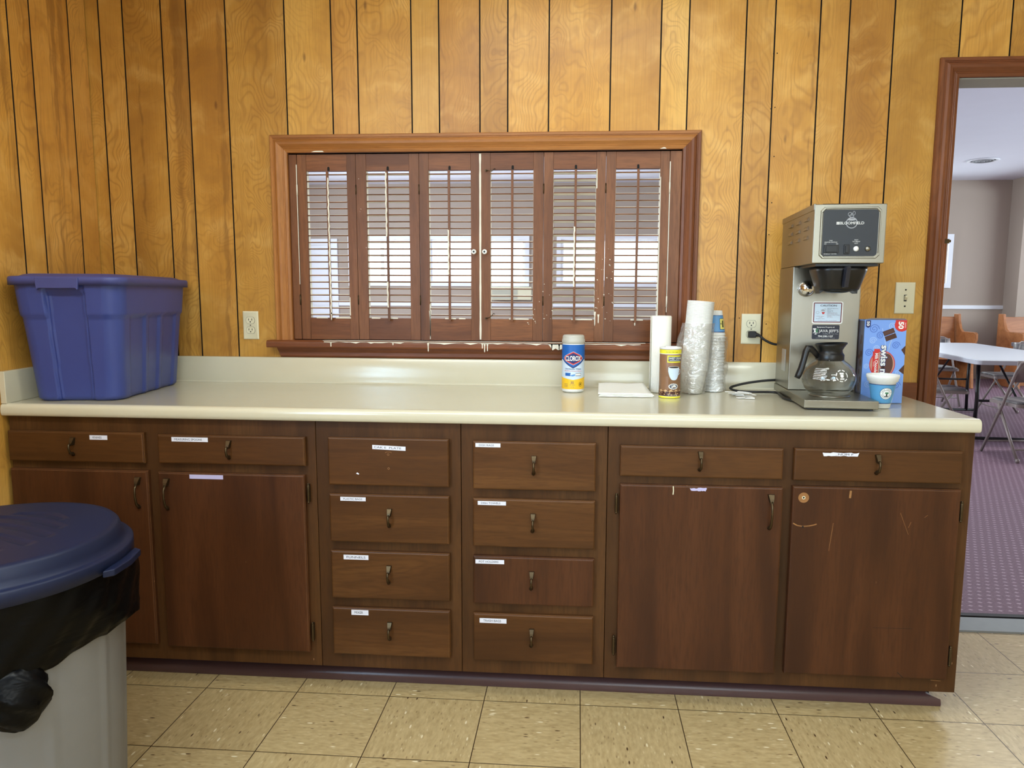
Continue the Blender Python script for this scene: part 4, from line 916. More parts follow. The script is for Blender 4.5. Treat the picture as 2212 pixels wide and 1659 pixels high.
# ------------------------------------------------------------------ creamer canister
def creamer():
    c = (2.066, -.268, ZC+.001); r_ = .0365; a0 = face_angle(c); H = .172
    t = thing('creamer_canister', c, 'brown and yellow powdered creamer canister before the paper towel roll', 'creamer canister'); mp = cyl(c, r_, a0)
    b = B(); b.lathe([(.034, 0), (r_, .001), (r_, H-.004), (r_-.001, H-.003)], c, 48); b.build('canister', 'ink_brown', t)
    b = B(); b.lathe([(r_+.0008, H-.006), (r_+.0012, H-.002), (r_+.0006, H+.001), (r_-.003, H+.0015), (r_-.005, H-.001), (.001, H-.001)], c, 48)
    b.box(c[0]-.018, c[0]+.022, c[1]-.004, c[1]+.02, c[2]+H-.001, c[2]+H+.003); b.build('lid', 'white', t)
    b = Wrap(); full = PI*r_; mats = ['ink_brown', 'ink_lemon', 'white', 'ink_slate', 'ink_choc', 'ink_pale', 'ink_tan', 'blackprint', 'ink_coffee']
    b.crect(-full, full, .152, .165, mp, 1, .0003); b.crect(-full, full, .150, .152, mp, 2, .0003); b.crect(-full, full, .0, .006, mp, 1, .0003); b.crect(-full, full, .006, .0068, mp, 2, .0004)
    b.crect(-full, full, .007, .024, mp, 4, .0003); b.cshape(lambda u: (.023, .0265+.003*math.sin(u*340)), -full*.6, full*.6, mp, 6, .0004, 80)
    b.crect(-full*.30-.0, .0-.004, .027, .075, mp, 0, .0002)
    rr = random.Random(9)
    for k in range(46):
        u, v = rr.uniform(-.045, .045), rr.uniform(.009, .022); b.cshape(lambda q: (v-math.sqrt(max(0, .0022**2-(q-u)**2)), v+math.sqrt(max(0, .0022**2-(q-u)**2))), u-.0022, u+.0022, mp, rr.choice((8, 8, 6)), .0005, 5)
    b.ctext('Non-Dairy Coffee Creamer', .006, .1565, .0032, mp, 7, .042, .0006); 
    b.crect(-.010, .040, .122, .146, mp, 1, .0005); b.crect(-.0065, .040, .126, .142, mp, 3, .0006); b.ctext('SWEET CREAM', .018, .1330, .0068, mp, 2, .046, .0010, .01); b.crect(-.003, .036, .1285, .1298, mp, 2, .0008)
    # mug
    cu = .014
    b.cshape(lambda u: (.062+.030*(abs(u-cu)/.020)**3, .1055), cu-.0200, cu+.0200, mp, 5, .0006, 20)
    el = lambda a_, h_, cz: (lambda u: (cz-h_*math.sqrt(max(0, 1-((u-cu)/a_)**2)), cz+h_*math.sqrt(max(0, 1-((u-cu)/a_)**2))))
    b.cshape(el(.0200, .0040, .1055), cu-.0200, cu+.0200, mp, 2, .0007, 20); b.cshape(el(.0182, .0028, .1058), cu-.0182, cu+.0182, mp, 7, .0009, 20)
    b.line([(cu+.018, .099), (cu+.025, .098), (cu+.026, .086), (cu+.017, .080)], .0022, lambda u, v: mp(u, v, .0007), 5)
    pts = [(cu-.001+(.0185 if k % 2 else .0150)*math.cos(2*PI*k/36), .0405+(.0115 if k % 2 else .0085)*math.sin(2*PI*k/36)) for k in range(36)]
    b.face([mp(u, v, .0007) for u, v in pts], 2); b.face([mp(cu-.001+.0135*math.cos(2*PI*k/24), .0405+.0070*math.sin(2*PI*k/24), .0011) for k in range(24)], 3)
    for v in (.038, .041, .044): b.crect(cu-.009, cu+.007, v, v+.001, mp, 2, .0014)
    b.ctext('NET WT 16 OZ (453g)', .012, .0095, .0034, mp, 2, .034, .0010)
    b.build('printed_label', mats, t, normals=False)
creamer()

# ------------------------------------------------------------------ cups
def foam_cup_bm(h, rb, rt_, lip=.0035, flip=False, seg=36, band=None):
    b = B(); prof = [(.001, .004), (rb-.004, .004), (rb-.003, 0), (rb, 0), (rt_-lip*.6-.0004, h-.010), (rt_-lip*.6, h-.007), (rt_, h-.0055), (rt_+.0004, h-.002), (rt_-.0008, h), (rt_-.003, h-.001), (rt_-.004, h-.008), (rb-.0022, .006), (.001, .006)]
    if flip: prof = [(r_, h-z) for r_, z in prof]
    b.lathe(prof, (0, 0, 0), seg, caps=(False, False)); return b
s = NT('white foam'); s.base(s.mix(s.noise(s.obj(), 300., 2).outputs[0], lin((222, 222, 216)), lin((240, 240, 236))), .6, 0, .35); M_['foam'] = s.m
def cupstack():
    N = 50; p = .0049; base = Vector((2.160, -.152, ZC+.001)); tip = Vector((2.184, -.146, ZC+.001+.33)); ax = (tip-base).normalized()
    rot = Vector((0, 0, 1)).rotation_difference(ax)
    o = foam_cup_bm(.088, .036, .0468).build('foam_cup', 'foam')
    for k in range(N):
        q = o if k == 0 else o.copy()
        if k: C.objects.link(q)
        q.rotation_mode = 'QUATERNION'; q.rotation_quaternion = rot; q.location = base+ax*(p*k)+Vector((0, 0, .0015))
        tag(q, 'plain white cup nested in the tall leaning cup stack left of the blue cup', 'cup', 'white cups in the tall leaning stack')
    b = B(); n = 40; m = 64; loops = []
    for k in range(n+1):
        f = k/n; L = .002+.250*f; c = base+ax*L; rr_ = (.0415+.0075*min(1, L/.085)); lp = []
        for i in range(m):
            a = 2*PI*i/m; v = Vector((math.cos(a), math.sin(a), 0)); wr = noise.noise(Vector((math.cos(a)*3+7, math.sin(a)*3, L*34+a*.8)))*.0030+.0012*math.sin(6*a+L*60)
            puff = .018*max(0, math.cos(a-rad(190)))**6*math.exp(-((L-.175)/.045)**2)+.004*f
            lp.append(c+v*(rr_+.0026+abs(wr)+puff))
        loops.append(lp)
    b.loft(loops, cap0=False, cap1=False); tag(b.build('plastic_sleeve', 'film'), 'crinkled clear plastic sleeve around the lower part of the tall cup stack', 'plastic sleeve')
cupstack()
def cupstack2():
    base = Vector((2.247, -.088, ZC+.001)); N = 19; p = .0108; h = .090
    o = foam_cup_bm(h, .0235, .0375, flip=True).build('foam_cup', 'foam')
    for k in range(N):
        q = o if k == 0 else o.copy()
        if k: C.objects.link(q)
        q.location = base+Vector((.0012*math.sin(k*1.9), .001*math.cos(k*2.3), p*k)); q.rotation_euler = (0, 0, k*.7)
        tag(q, 'upside-down white foam cup nested in the short stack under the blue cup', 'cup', 'upside-down white cups in the short stack')
    z = base.z+p*N; t = thing('printed_cup', (base.x, base.y, z), 'upside-down blue printed foam cup topping the short cup stack', 'cup')
    foam_cup_bm(h, .0235, .0375, flip=True).build('cup_body', 'foam', t, world=False)
    c = (base.x, base.y, z); b = Wrap()
    def mp(u, v, d=0.):
        r_ = .0235+(.0375-.0021-.0235)*(h-v)/(h-.010)+.0006+d; a = face_angle(c)+u/.03; return Vector((c[0]+r_*math.cos(a), c[1]+r_*math.sin(a), c[2]+v))
    b.crect(-PI*.03, PI*.03, .014, .072, mp, 0, 0, 48); b.crect(-PI*.03, PI*.03, .012, .0142, mp, 1, .0001, 48); b.crect(-PI*.03, PI*.03, .072, .0735, mp, 1, .0001, 48)
    b.crect(.016, .040, .022, .062, mp, 1, .0003); b.crect(.0175, .0385, .0235, .0605, mp, 2, .0005); b.cshape(lambda u: (.030, .054), .026, .032, mp, 3, .0007, 3); b.cshape(lambda u: (.040, .046), .0195, .0225, mp, 3, .0007, 3)
    b.build('printed_band', ['ink_sky', 'ink_navy', 'ink_cream', 'blackprint'], t, normals=False)
    b = B(); n = 36; m = 60; loops = []
    for k in range(n+1):
        f = k/n; L = .001+.200*f; lp = []
        for i in range(m):
            a = 2*PI*i/m; wr = noise.noise(Vector((math.cos(a)*2.5, math.sin(a)*2.5+3, L*40)))*.0035; puff = .012*max(0, math.cos(a-rad(-8)))**5*(math.exp(-((L-.085)/.03)**2)+.6*math.exp(-((L-.17)/.03)**2))+.008*max(0, math.cos(a-rad(-20)))**4*math.exp(-(L/.03)**2)
            r_ = .0395+abs(wr)+puff+.001*math.sin(2*PI*L/.0108); lp.append(base+Vector((r_*math.cos(a), r_*math.sin(a), L)))
        loops.append(lp)
    b.loft(loops, cap0=False, cap1=False); tag(b.build('plastic_sleeve', 'film'), 'crinkled clear plastic sleeve around the short upside-down cup stack', 'plastic sleeve')
cupstack2()
# paper-wrapped stirrers and packets beside the cups
rr = random.Random(12); c0 = Vector((2.322, -.232, ZC+.001))
M_['packet'] = plain('packet paper', (236, 234, 228), .6, var=.03)
proto = None
for k in range(9):
    L = rr.uniform(.055, .085); 
    if proto is None:
        b = B(); n = 8
        b.loft([[Vector((-.5+i/n, yy, .0012*math.sin(PI*i/n)+dz)) for yy, dz in ((-.5, 0), (.5, 0), (.35, .0014), (-.35, .0014))] for i in range(n+1)], smooth=False); proto = b.build('wrapped_stirrer', 'packet'); o = proto
    else: o = proto.copy(); C.objects.link(o)
    o.scale = (L, .0075, 1); o.rotation_euler = (0, 0, rad(rr.uniform(-62, -28))); o.location = c0+Vector((rr.uniform(-.024, .024), rr.uniform(-.012, .012), .0006+.0018*k))
    tag(o, 'thin white paper-wrapped stirrer in the loose pile beside the cup stacks', 'stirrer', 'paper-wrapped stirrers piled on the counter')
for k, (dx, dy, a) in enumerate(((-.012, -.044, 12), (.014, -.050, -8))):
    b = B(); b.box(-.016, .016, -.009, .009, 0, .0028); o = b.build('sugar_packet', 'packet', bevel=.0008); o.location = c0+Vector((dx, dy, .0003)); o.rotation_euler = (0, 0, rad(a))
    tag(o, ('left' if k == 0 else 'right')+' small white sugar packet at the front of the stirrer pile', 'packet', 'sugar packets')

# ------------------------------------------------------------------ coffee maker
def coffee():
    ox, oy, oz = 2.444, -.517, ZC+.001; t = thing('coffee_maker', (ox, oy, oz), 'stainless steel pour-over coffee brewer with black control panel on the counter', 'coffee maker', rz=rad(-3.5))
    F = lambda y: (lambda u, v: Vector((u, y, v)))
    Wd = .218; D = .445
    b = B(); b.box(.012, Wd-.010, .02, D-.02, 0, .006); b.build('foot_plate', 'black', t, world=False)
    b = B(); b.box(0, Wd, 0, D, .0062, .0315); b.build('base_tray', 'steelh', t, world=False, bevel=.0025)
    b = B(); b.lathe([(.062, .0316), (.062, .0345), (.056, .036), (.001, .036)], (.105, .118, 0), 40); b.build('warmer_plate', 'steel', t, world=False)
    by = .240
    b = B(); b.box(.003, Wd+.003, by, D, .0316, .4455); b.build('tower', 'steel', t, world=False, bevel=.003)
    # rating plate on the left side
    b = B(); b.box(.0015, .0029, by+.055, by+.105, .09, .165); b.build('rating_plate', plain('aluminium label', (176, 176, 172), .4, .5), t, world=False)
    hz0, hz1 = .446, .6205; hx0, hx1 = .005, .210
    b = B(); b.box(hx0, hx1, .012, D, hz0, hz1); b.box(hx0-.002, hx0+.006, .014, D, hz1-.018, hz1+.002); b.build('brew_head', 'steelh', t, world=False, bevel=.0025)
    b = B(); b.box(hx0+.045, hx1-.02, .10, .40, hz1+.0005, hz1+.012); b.box(hx0+.025, hx1-.005, .07, .43, hz1+.0003, hz1+.005); b.build('top_warmer', 'black', t, world=False, bevel=.002)
    # louvre vents punched in the left side of the head
    b = B()
    for i in range(3):
        for j in range(3):
            y = .075+.105*i; z = hz1-.042-.028*j
            b.loft([[Vector((hx0-.0002-e, y+dy, z+dz)) for dy, dz in ((0, 0), (.052, 0), (.052, .012), (0, .012))] if e < .001 else [Vector((hx0-.0002-e, y+dy, z+dz)) for dy, dz in ((.004, 0), (.048, 0), (.046, .006), (.006, .006))] for e in (0, .0045)], smooth=False)
    b.build('side_vents', 'steel', t, world=False)
    # control panel
    pz0, pz1, px0, px1 = .467, .604, .030, .188; yf = .012
    b = B()
    for k, (e, d) in enumerate(((.006, .0), )):
        pass
    pts = lambda e: [(px0-e+.010, pz0-e), (px1+e-.010, pz0-e), (px1+e, pz0-e+.010), (px1+e, pz1+e-.010), (px1+e-.010, pz1+e), (px0-e+.010, pz1+e), (px0-e, pz1+e-.010), (px0-e, pz0-e+.010)]
    b.loft([[Vector((u, yf-d, v)) for u, v in pts(e)] for e, d in ((.0075, 0), (.006, .003), (.003, .003), (.0015, .0008), (.0005, .0006))], 0, cap0=False, smooth=False); b.build('panel_bezel', 'steelh', t, world=False)
    b = B(); mats = ['ink_panel', 'white', 'ink_grey', 'black']; M_['ink_panel'] = plain('panel overlay', (38, 42, 48), .45, var=.05)
    y1 = yf-.0012; m0 = F(y1); m1 = F(y1-.0003); m2 = F(y1-.0006)
    b.rect(px0, px1, pz0, pz1, m0, 0, r=.010)
    cx = (px0+px1)/2+.002
    b.ring(cx+.001, .565, .0165, .0165, .0024, m1, 2); b.disc(cx, .5745, .0125, .0032, m2, 2)
    for sgn, k in ((-1, 1), (1, .8)): b.line([(cx+sgn*(.001+.0065*k*math.sin(a*.65)), .580+.0022*a*k+.001*math.cos(a)) for a in range(0, 7)], .0012, m1, 2)
    b.ring(cx-.005, .590, .006, .006, .0012, m1, 2, 16); b.ring(cx+.006, .593, .004, .006, .0012, m1, 2, 16)
    b.text('BLOOMFIELD', cx+.002, .5605, .0078, m2, 1, .068, 'c')
    for v in (.5605, .5632, .5659): b.rect(cx-.0425, cx-.0335, v, v+.0018, m2, 1)
    b.text('TANK', .0555, .5120, .0026, m1, 1, None, 'c'); b.text('HEATER SWITCH', .0555, .5070, .0028, m1, 1, .036, 'c'); b.text('OFF', .040, .5020, .0026, m1, 1, None, 'c'); b.text('ON', .0735, .5020, .0026, m1, 1, None, 'c'); b.text('ENERGY SAVER', .0555, .4725, .0026, m1, 1, .036, 'c')
    b.text('READY', .128, .5135, .0026, m1, 1, None, 'c'); b.text('TO BREW', .128, .5085, .0028, m1, 1, .022, 'c'); b.text('LIGHT', .128, .5035, .0026, m1, 1, None, 'c')
    b.build('control_panel', mats, t, world=False, normals=False)
    b = B(); b.box(.0365, .0780, y1-.004, y1-.0002, .4765, .500, 0); b.box(.041, .0735, y1-.007, y1-.0035, .479, .4975, 0); b.build('rocker_switch', 'black', t, world=False, bevel=.001)
    b = B(); b.box(.0935, .1090, y1-.004, y1-.0002, .4735, .5015, 0); b.box(.097, .1055, y1-.007, y1-.0035, .477, .498, 0); b.build('brew_switch', 'black', t, world=False, bevel=.001)
    for u in (.128, .161):
        b = B(); b.lathe([(.0078, 0), (.0078, .002), (.0060, .0045), (.004, .006), (.0005, .0065)], (u, y1-.0003, .4885), 22, 0, 'y'); b.build('indicator_light', 'steel' if u > .15 else 'white', t, world=False)
    # funnel rails, brew basket and its handle
    b = B(); b.box(.02, .20, .03, .23, hz0-.008, hz0-.0005); b.build('basket_rail', 'black', t, world=False)
    b = B(); c = (.108, .112)
    l0 = rr_lo(.082, .086, .05); loops = []
    for z, k in ((.436, .93), (.425, .92), (.372, .72), (.368, .70)): loops.append([Vector((c[0]+x*k, c[1]+y*k, z)) for x, y in l0])
    b.loft(loops[::-1]); 
    b.lathe([(.016, .358), (.030, .360), (.052, .3678)], (c[0], c[1], 0), 24)
    for s_ in (-1, 1): b.prism([(c[0]+s_*.058, .370), (c[0]+s_*.036, .370), (c[0]+s_*.056, .356)], lambda x, z: Vector((x, c[1]-.02, z)), lambda x, z: Vector((x, c[1]+.03, z)))
    b.build('brew_basket', 'black', t, world=False)
    b = B(); b.loft([[Vector((c[0]+u+dx, c[1]-.088*k-.002-dy, z)) for u, dy in ((-.0085, 0), (.0085, 0), (.006, .022), (-.006, .022))] for z, k, dx in ((.436, 1, .001), (.374, .76, .002))], smooth=False); b.build('basket_handle', plain('dark slate plastic', (34, 36, 46), .25), t, world=False, bevel=.002)
    b = B(); cc = Vector((.047, by-.012, .373)); b.lathe([(.001, .020), (.012, .0175), (.021, .010), (.026, 0), (.027, -.008), (.0255, -.0118)], cc, 36, 0, 'y'); b.build('chrome_dome', 'chrome', t, world=False)
    # stickers
    ys = by-.0004; m0, m1, m2, m3 = F(ys), F(ys-.0003), F(ys-.0006), F(ys-.0009)
    b = B(); x0, x1, z0, z1 = .070, .168, .257, .331
    b.rect(x0, x1, z0, z1, m0, 0, r=.006); b.rect(x0+.004, x1-.004, z0+.004, z1-.004, m1, 1, r=.003); b.rect(x0+.007, x1-.007, z0+.007, z1-.007, m2, 2)
    xm = (x0+x1)/2; b.text('CAUTION', xm+.002, z1-.0165, .0056, m3, 3, .052, 'c', .015)
    for k, (tx, wd) in enumerate((('BEFORE BREWING', .034), ('EMPTY', .012), ('DECANTER', .018), ('INSERT IT', .018), ('UNDER SPOUT', .032), ('USE TO BREW ONLY', .034), ('ALWAYS CHECK WATER', .040), ('CONTENTS', .014), ('AT FILL', .018))): b.text(tx, x0+.048, z1-.0245-.0036*k, .0019, m3, 1 if k > 3 else 3, wd)
    b.text('HANDLE CAREFULLY', x0+.014, z0+.0235, .0018, m3, 1, .026); b.text('HOT LIQUID', x0+.022, z0+.0195, .0018, m3, 1, .011); b.text('BURNS SKIN', x0+.014, z0+.0155, .0020, m3, 3, .026); b.text('FAILURE TO COMPLY CAUSES BURNS', xm, z0+.0095, .0018, m3, 1, .060, 'c')
    b.poly([(x0+.030, z0+.0385), (x0+.0405, z0+.0385), (x0+.038, z0+.032), (x0+.0325, z0+.032)], m3, 4); b.disc(x0+.034, z0+.0445, .007, .002, m3, 5); b.ring(x0+.017, z0+.037, .0055, .0042, .0008, m3, 5, 16); b.line([(x0+.027, z0+.0445), (x0+.041, z0+.0505), (x0+.043, z0+.044)], .0008, m3, 5); b.line([(x0+.026, z0+.0395), (x0+.044, z0+.0395)], .0008, m3, 5)
    b.build('caution_sticker', ['white', 'ink_maroon', 'ink_pale', 'blackprint', 'ink_red', 'ink_grey'], t, world=False, normals=False)
    b = B(); x0, x1, z0, z1 = .0725, .1600, .205, .253
    b.rect(x0, x1, z0, z1, m0, 0, r=.004); xm = (x0+x1)/2
    b.text('Equipment Property of:', xm, z1-.0095, .0038, m1, 1, .056, 'c', .01); b.text("JAVA JEFF'S", x0+.022, z0+.0235, .0092, m1, 1, .0625); b.text('Coffee & Tea Co.', x1-.0035, z0+.0165, .0040, m1, 2, .049, 'r'); b.text('704.238.1127', xm, z0+.0072, .0056, m1, 1, .048, 'c', .02); b.text('For Service Call', xm, z0+.003, .0018, m1, 2, .060, 'c')
    gx = x0+.012; b.disc(gx-.004, z0+.0340, .0058, .0022, m1, 1); b.disc(gx+.0055, z0+.0335, .0042, .0015, m1, 3); b.poly([(gx-.006, z0+.031), (gx-.001, z0+.031), (gx, z0+.022), (gx-.005, z0+.022)], m1, 1); b.disc(gx+.003, z0+.0265, .0035, .0045, m1, 3); b.line([(gx-.009, z0+.0205), (gx-.003, z0+.0225), (gx+.008, z0+.0205)], .0012, m1, 1); b.disc(gx, z0+.0175, .0035, .0016, m1, 1)
    b.build('owner_sticker', [plain('navy sticker', (30, 34, 50), .4), 'white', 'ink_grey', 'ink_green'], t, world=False, normals=False)
    # cord: plug in the outlet, slack loop on the counter
    cz = (1.083+1.196)/2-.0195; cxx = 2.396
    b = B(); pl = [(cxx+.026, -.030, cz-.004), (cxx+.045, -.034, cz-.020), (cxx+.075, -.038, cz-.034), (cxx+.115, -.042, cz-.040)]
    def smoothpts(P, n=8):
        P = [Vector(p) for p in P]; out = []
        for i in range(len(P)-1):
            p0, p1, p2, p3 = P[max(i-1, 0)], P[i], P[i+1], P[min(i+2, len(P)-1)]
            for k in range(n):
                s_ = k/n; out.append(.5*((2*p1)+(p2-p0)*s_+(2*p0-5*p1+4*p2-p3)*s_*s_+(3*p1-p0-3*p2+p3)*s_**3))
        return out+[P[-1]]
    z = ZC+.0062; A = [at(*q, 1, -.06) for q in ((1690, 831), (1650, 828), (1610, 823.5))]
    pts = [(cxx+.012, -.029, cz)]+pl+[(2.545, -.05, 1.05), (2.545, -.045, .98), (2.50, -.050, .955), (A[0].x, -.055, .955), (A[1].x, -.055, .950), (A[2].x, -.060, .940), (2.318, -.075, .928), (2.313, -.10, z+.003), (2.335, -.13, z), (2.39, -.142, z), (2.44, -.140, z), (2.462, -.16, z), (2.455, -.225, z), (2.448, -.30, z), (2.462, -.36, z+.001)]
    b.tube(smoothpts(pts), .0045, 10); cord = b.build('power_cord', 'rubber', t)
    b = B(); b.box(cxx-.013, cxx+.014, -.034, -.0078, cz-.012, cz+.012); b.tube([(cxx+.010, -.026, cz), (cxx+.026, -.030, cz-.003)], [.009, .0055], 12)
    b.build('plug', 'rubber', cord, bevel=.003)
coffee()
def carafe():
    Mx = Matrix.Translation((2.444, -.517, ZC+.001))@Matrix.Rotation(rad(-3.5), 4, 'Z'); c = Mx@Vector((.100, .118, .0368))
    t = thing('coffee_carafe', c, 'empty round glass coffee carafe with black handle on the brewer warmer', 'carafe')
    P = [(.001, .0006), (.050, .0006), (.060, .004), (.072, .018), (.080, .036), (.0825, .050), (.080, .066), (.072, .084), (.058, .099), (.046, .108), (.041, .114), (.040, .120)]
    Q = [(r_-.0018, z+(.0014 if z < .01 else 0)) for r_, z in P][::-1]
    b = B(); b.lathe(P+[(.039, .1205)]+Q[:-1]+[(.001, .0022)], c, 72, caps=(False, False)); b.build('glass_bowl', 'glass', t)
    b = B(); b.lathe([(.0425, .108), (.0435, .112), (.0435, .126), (.041, .130), (.0385, .132), (.038, .136)], c, 48, caps=(False, False))
    lp = []
    for z, r_, e in ((.131, .0385, 0), (.140, .0365, .001), (.150, .041, .003), (.160, .047, .006), (.1625, .0455, .006), (.152, .038, .003), (.138, .033, .001)):
        lp.append([c+Vector((math.cos(a)*(r_+(e if math.cos(a-.2) > 0 else 0)*max(0, math.cos(a-.2))**2), math.sin(a)*r_*.95, z+.010*(z-.131)/.03*max(0, math.cos(a-PI))*0+.003*math.cos(a)*(z-.131)/.03)) for a in [2*PI*i/48 for i in range(48)]])
    b.loft(lp, cap0=False, cap1=True); b.lathe([(.001, .150), (.030, .150)], c, 32); b.build('pour_collar', 'black', t)
    b = B(); d = Vector((-math.cos(rad(12)), -math.sin(rad(12)), 0)); pts = []
    prof = [(.040, .120, .0085), (.052, .134, .010), (.066, .146, .0115), (.076, .147, .0115), (.082, .136, .0105), (.087, .112, .0100), (.095, .082, .0105), (.103, .062, .0105), (.108, .052, .009)]
    b.tube([c+d*r_+Vector((0, 0, z)) for r_, z, _ in prof], [w_ for *_, w_ in prof], 12, flat=.8); b.build('handle', 'black', t)
    # etched print on the glass
    b = Wrap(); a0 = face_angle(c); 
    def mp(u, v, dd=0.):
        import bisect
        r_ = .08
        for (r1, z1), (r2, z2) in zip(P, P[1:]):
            if z1 <= v <= z2 and z2 > z1: r_ = r1+(r2-r1)*(v-z1)/(z2-z1)
        a = a0+u/.08; return c+Vector((math.cos(a)*(r_+.0007+dd), math.sin(a)*(r_+.0007+dd), v))
    for k, (tx, w_) in enumerate((('CAUTION: HOT CONTENTS', .032), ('DO NOT SET ON HOT BURNER', .040), ('WITHOUT LIQUID. DISCARD IF', .040), ('SCRATCHED OR CRACKED', .036), ('AVOID SUDDEN COOLING', .042), ('DO NOT HEAT WHEN EMPTY', .040), ('KEEP OFF DIRECT FLAME', .046))): b.ctext(tx, -.046, .084-.0052*k, .0026, mp, 0, w_, 0, .02, 'l')
    for k in range(22):
        q0, q1 = 2*PI*k/22, 2*PI*(k+1)/22
        if k % 3 == 2: continue
        b.face([mp(.040+ru*math.cos(q)*1.05, .066+ru*math.sin(q), .0) for q, ru in ((q0, .0185), (q1, .0185), (q1, .0158), (q0, .0158))], 0)
    b.crect(.0330, .0465, .071, .0755, mp, 0, 0); b.cshape(lambda u: (.060+abs(u-.040)*.5, .070), .035, .045, mp, 0, 0, 6); b.crect(.034, .047, .055, .0585, mp, 0, 0)
    b.crect(-.004, .004, .0515, .0545, mp, 0, 0); b.crect(.0125, .0215, .0515, .0545, mp, 0, 0)
    b.build('etched_print', 'white', t, normals=False)
carafe()

# ------------------------------------------------------------------ cocoa box
def cocoa():
    ox, oy = 2.680, -.338; W_, D, H = .130, .065, .273; t = thing('cocoa_box', (ox, oy, ZC+.001), 'tall blue box of hot cocoa packets standing right of the coffee brewer', 'box', rz=rad(-3))
    b = B(); b.box(0, W_, 0, D, 0, H); b.build('carton', 'ink_box', t, world=False, bevel=.0015)
    b = B(); b.box(.004, W_-.02, .004, D*.55, H+.0004, H+.0012); b.loft([[Vector((x, y, z)) for x, y, z in ((.002, .0, H+.001), (W_-.002, .0, H+.001), (W_-.01, -.006, H+.004), (.02, -.004, H+.005))], [Vector((x, y, z)) for x, y, z in ((.002, .0, H+.0018), (W_-.002, .0, H+.0018), (W_-.01, -.006, H+.0048), (.02, -.004, H+.0058))]], smooth=False); b.build('top_flap', plain('carton board', (150, 140, 136), .7), t, world=False)
    M0 = lambda d: (lambda u, v: Vector((u, -.0004-d, v))); b = B()
    mats = ['ink_light', 'ink_swirl', 'ink_choc', 'ink_red', 'white', 'ink_navy', 'ink_pink', 'ink_coffee']
    for x, z, R_ in ((.030, .243, .016), (.050, .222, .013), (.028, .205, .012), (.085, .252, .012), (.018, .165, .013), (.040, .180, .010), (.100, .190, .013), (.012, .120, .009), (.108, .060, .014), (.088, .030, .012), (.060, .012, .012), (.113, .100, .011), (.020, .060, .012)):
        pts = [(x+R_*(1-k/26)*math.cos(k*.55), z+R_*(1-k/26)*math.sin(k*.55)) for k in range(24)]; pts = [(min(max(u, .001), W_-.001), min(max(v, .001), H-.001)) for u, v in pts]; b.line(pts, .0022, M0(0), 1 if R_ > .0125 else 0)
    for k in range(4): b.line([(min(W_-.002, .055+.012*k+.016*math.sin(j*.55+k)), .245-.030*j) for j in range(8)], .0020, M0(.0001), 0)
    # round cup picture, banner, lettering reading downwards
    b.disc(.061, .128, .0400, .0440, M0(.0003), 3, 40); b.disc(.061, .128, .0375, .0412, M0(.0005), 6, 40); b.disc(.075, .128, .019, .035, M0(.0006), 7, 30); b.disc(.050, .130, .022, .034, M0(.0006), 6, 30)
    b.rect(.030, .048, .090, .170, M0(.0008), 3); b.rect(.034, .052, .165, .178, M0(.0004), 3)
    dn = lambda x0, z0, d: (lambda u, v: Vector((x0+v, -.0004-d, z0-u)))     # u runs downwards, v to the right
    b.text('swiss miss', 0, 0, .0215, dn(.0555, .1905, .0012), 5, .135, 'l', .075); b.text('swiss miss', 0, 0, .0200, dn(.0560, .190, .0016), 4, .134, 'l', .03)
    b.text('Milk Chocolate', 0, 0, .0092, dn(.0375, .1640, .0013), 4, .072, 'l', .02); b.text('FLAVOR', 0, 0, .0030, dn(.0325, .136, .0013), 4, .016)
    for sx_, sz, a in ((.0790, .2250, 22),):
        ca, sa = math.cos(rad(a)), math.sin(rad(a)); R2 = lambda u, v: (sx_+u*ca-v*sa, sz+u*sa+v*ca)
        for q in ((-.0175, .0175, .0010, .0170), (-.0175, .0175, -.0170, -.0010)): b.face([M0(.0005)(*R2(u, v)) for u, v in ((q[0], q[2]), (q[1], q[2]), (q[1], q[3]), (q[0], q[3]))], 2)
        b.face([M0(.0008)(*R2(u, v)) for u, v in ((-.0145, .0035), (.0145, .0035), (.0145, .0145), (-.0145, .0145))], 7)
    b.poly([(W_-.0005, .190), (W_-.013, .176), (W_-.0005, .158)], M0(.0004), 2); b.poly([(W_-.0005, .128), (W_-.017, .108), (W_-.0005, .096)], M0(.0004), 2)
    b.face([M0(.0005)(W_-.0005, H-.0005), M0(.0005)(W_-.036, H-.0005)]+[M0(.0005)(W_-.016+.022*math.cos(rad(a)), H-.016+.022*math.sin(rad(a))) for a in (150, 175, 200, 225, 250, 275, 300, 318)]+[M0(.0005)(W_-.0005, H-.031)], 3)
    b.text('50', 0, 0, .0150, dn(W_-.0255, H-.0055, .0008), 4, .024, 'l', .04); b.text('PACKETS', 0, 0, .0032, dn(W_-.0068, H-.009, .0008), 4, .017)
    b.poly([(.003, H-.002), (.018, H-.002), (.018, H-.022), (.0105, H-.027), (.003, H-.022)], M0(.0004), 5); b.text('50', 0, 0, .0080, dn(.0065, H-.0050, .0008), 4, .0155, 'l', .03)
    b.build('front_print', mats, t, world=False, normals=False)
    b = B(); S = lambda u, v: Vector((-.0004, D-u, v)); b.rect(.002, D-.002, .003, H-.004, S, 0)
    for u, v, r_ in ((.045, .215, .007), (.040, .200, .008), (.048, .160, .009), (.030, .150, .007), (.045, .130, .010), (.036, .10, .008), (.050, .075, .009), (.04, .05, .012)): b.disc(u, v, r_, r_*1.2, lambda a, e: S(a, e)+Vector((-.0003, 0, 0)), 1, 12)
    b.build('side_print', ['ink_boxside', 'ink_choc'] if 'ink_boxside' in M_ else [plain('side print', (96, 92, 104), .4), 'ink_choc'], t, world=False, normals=False)
cocoa()
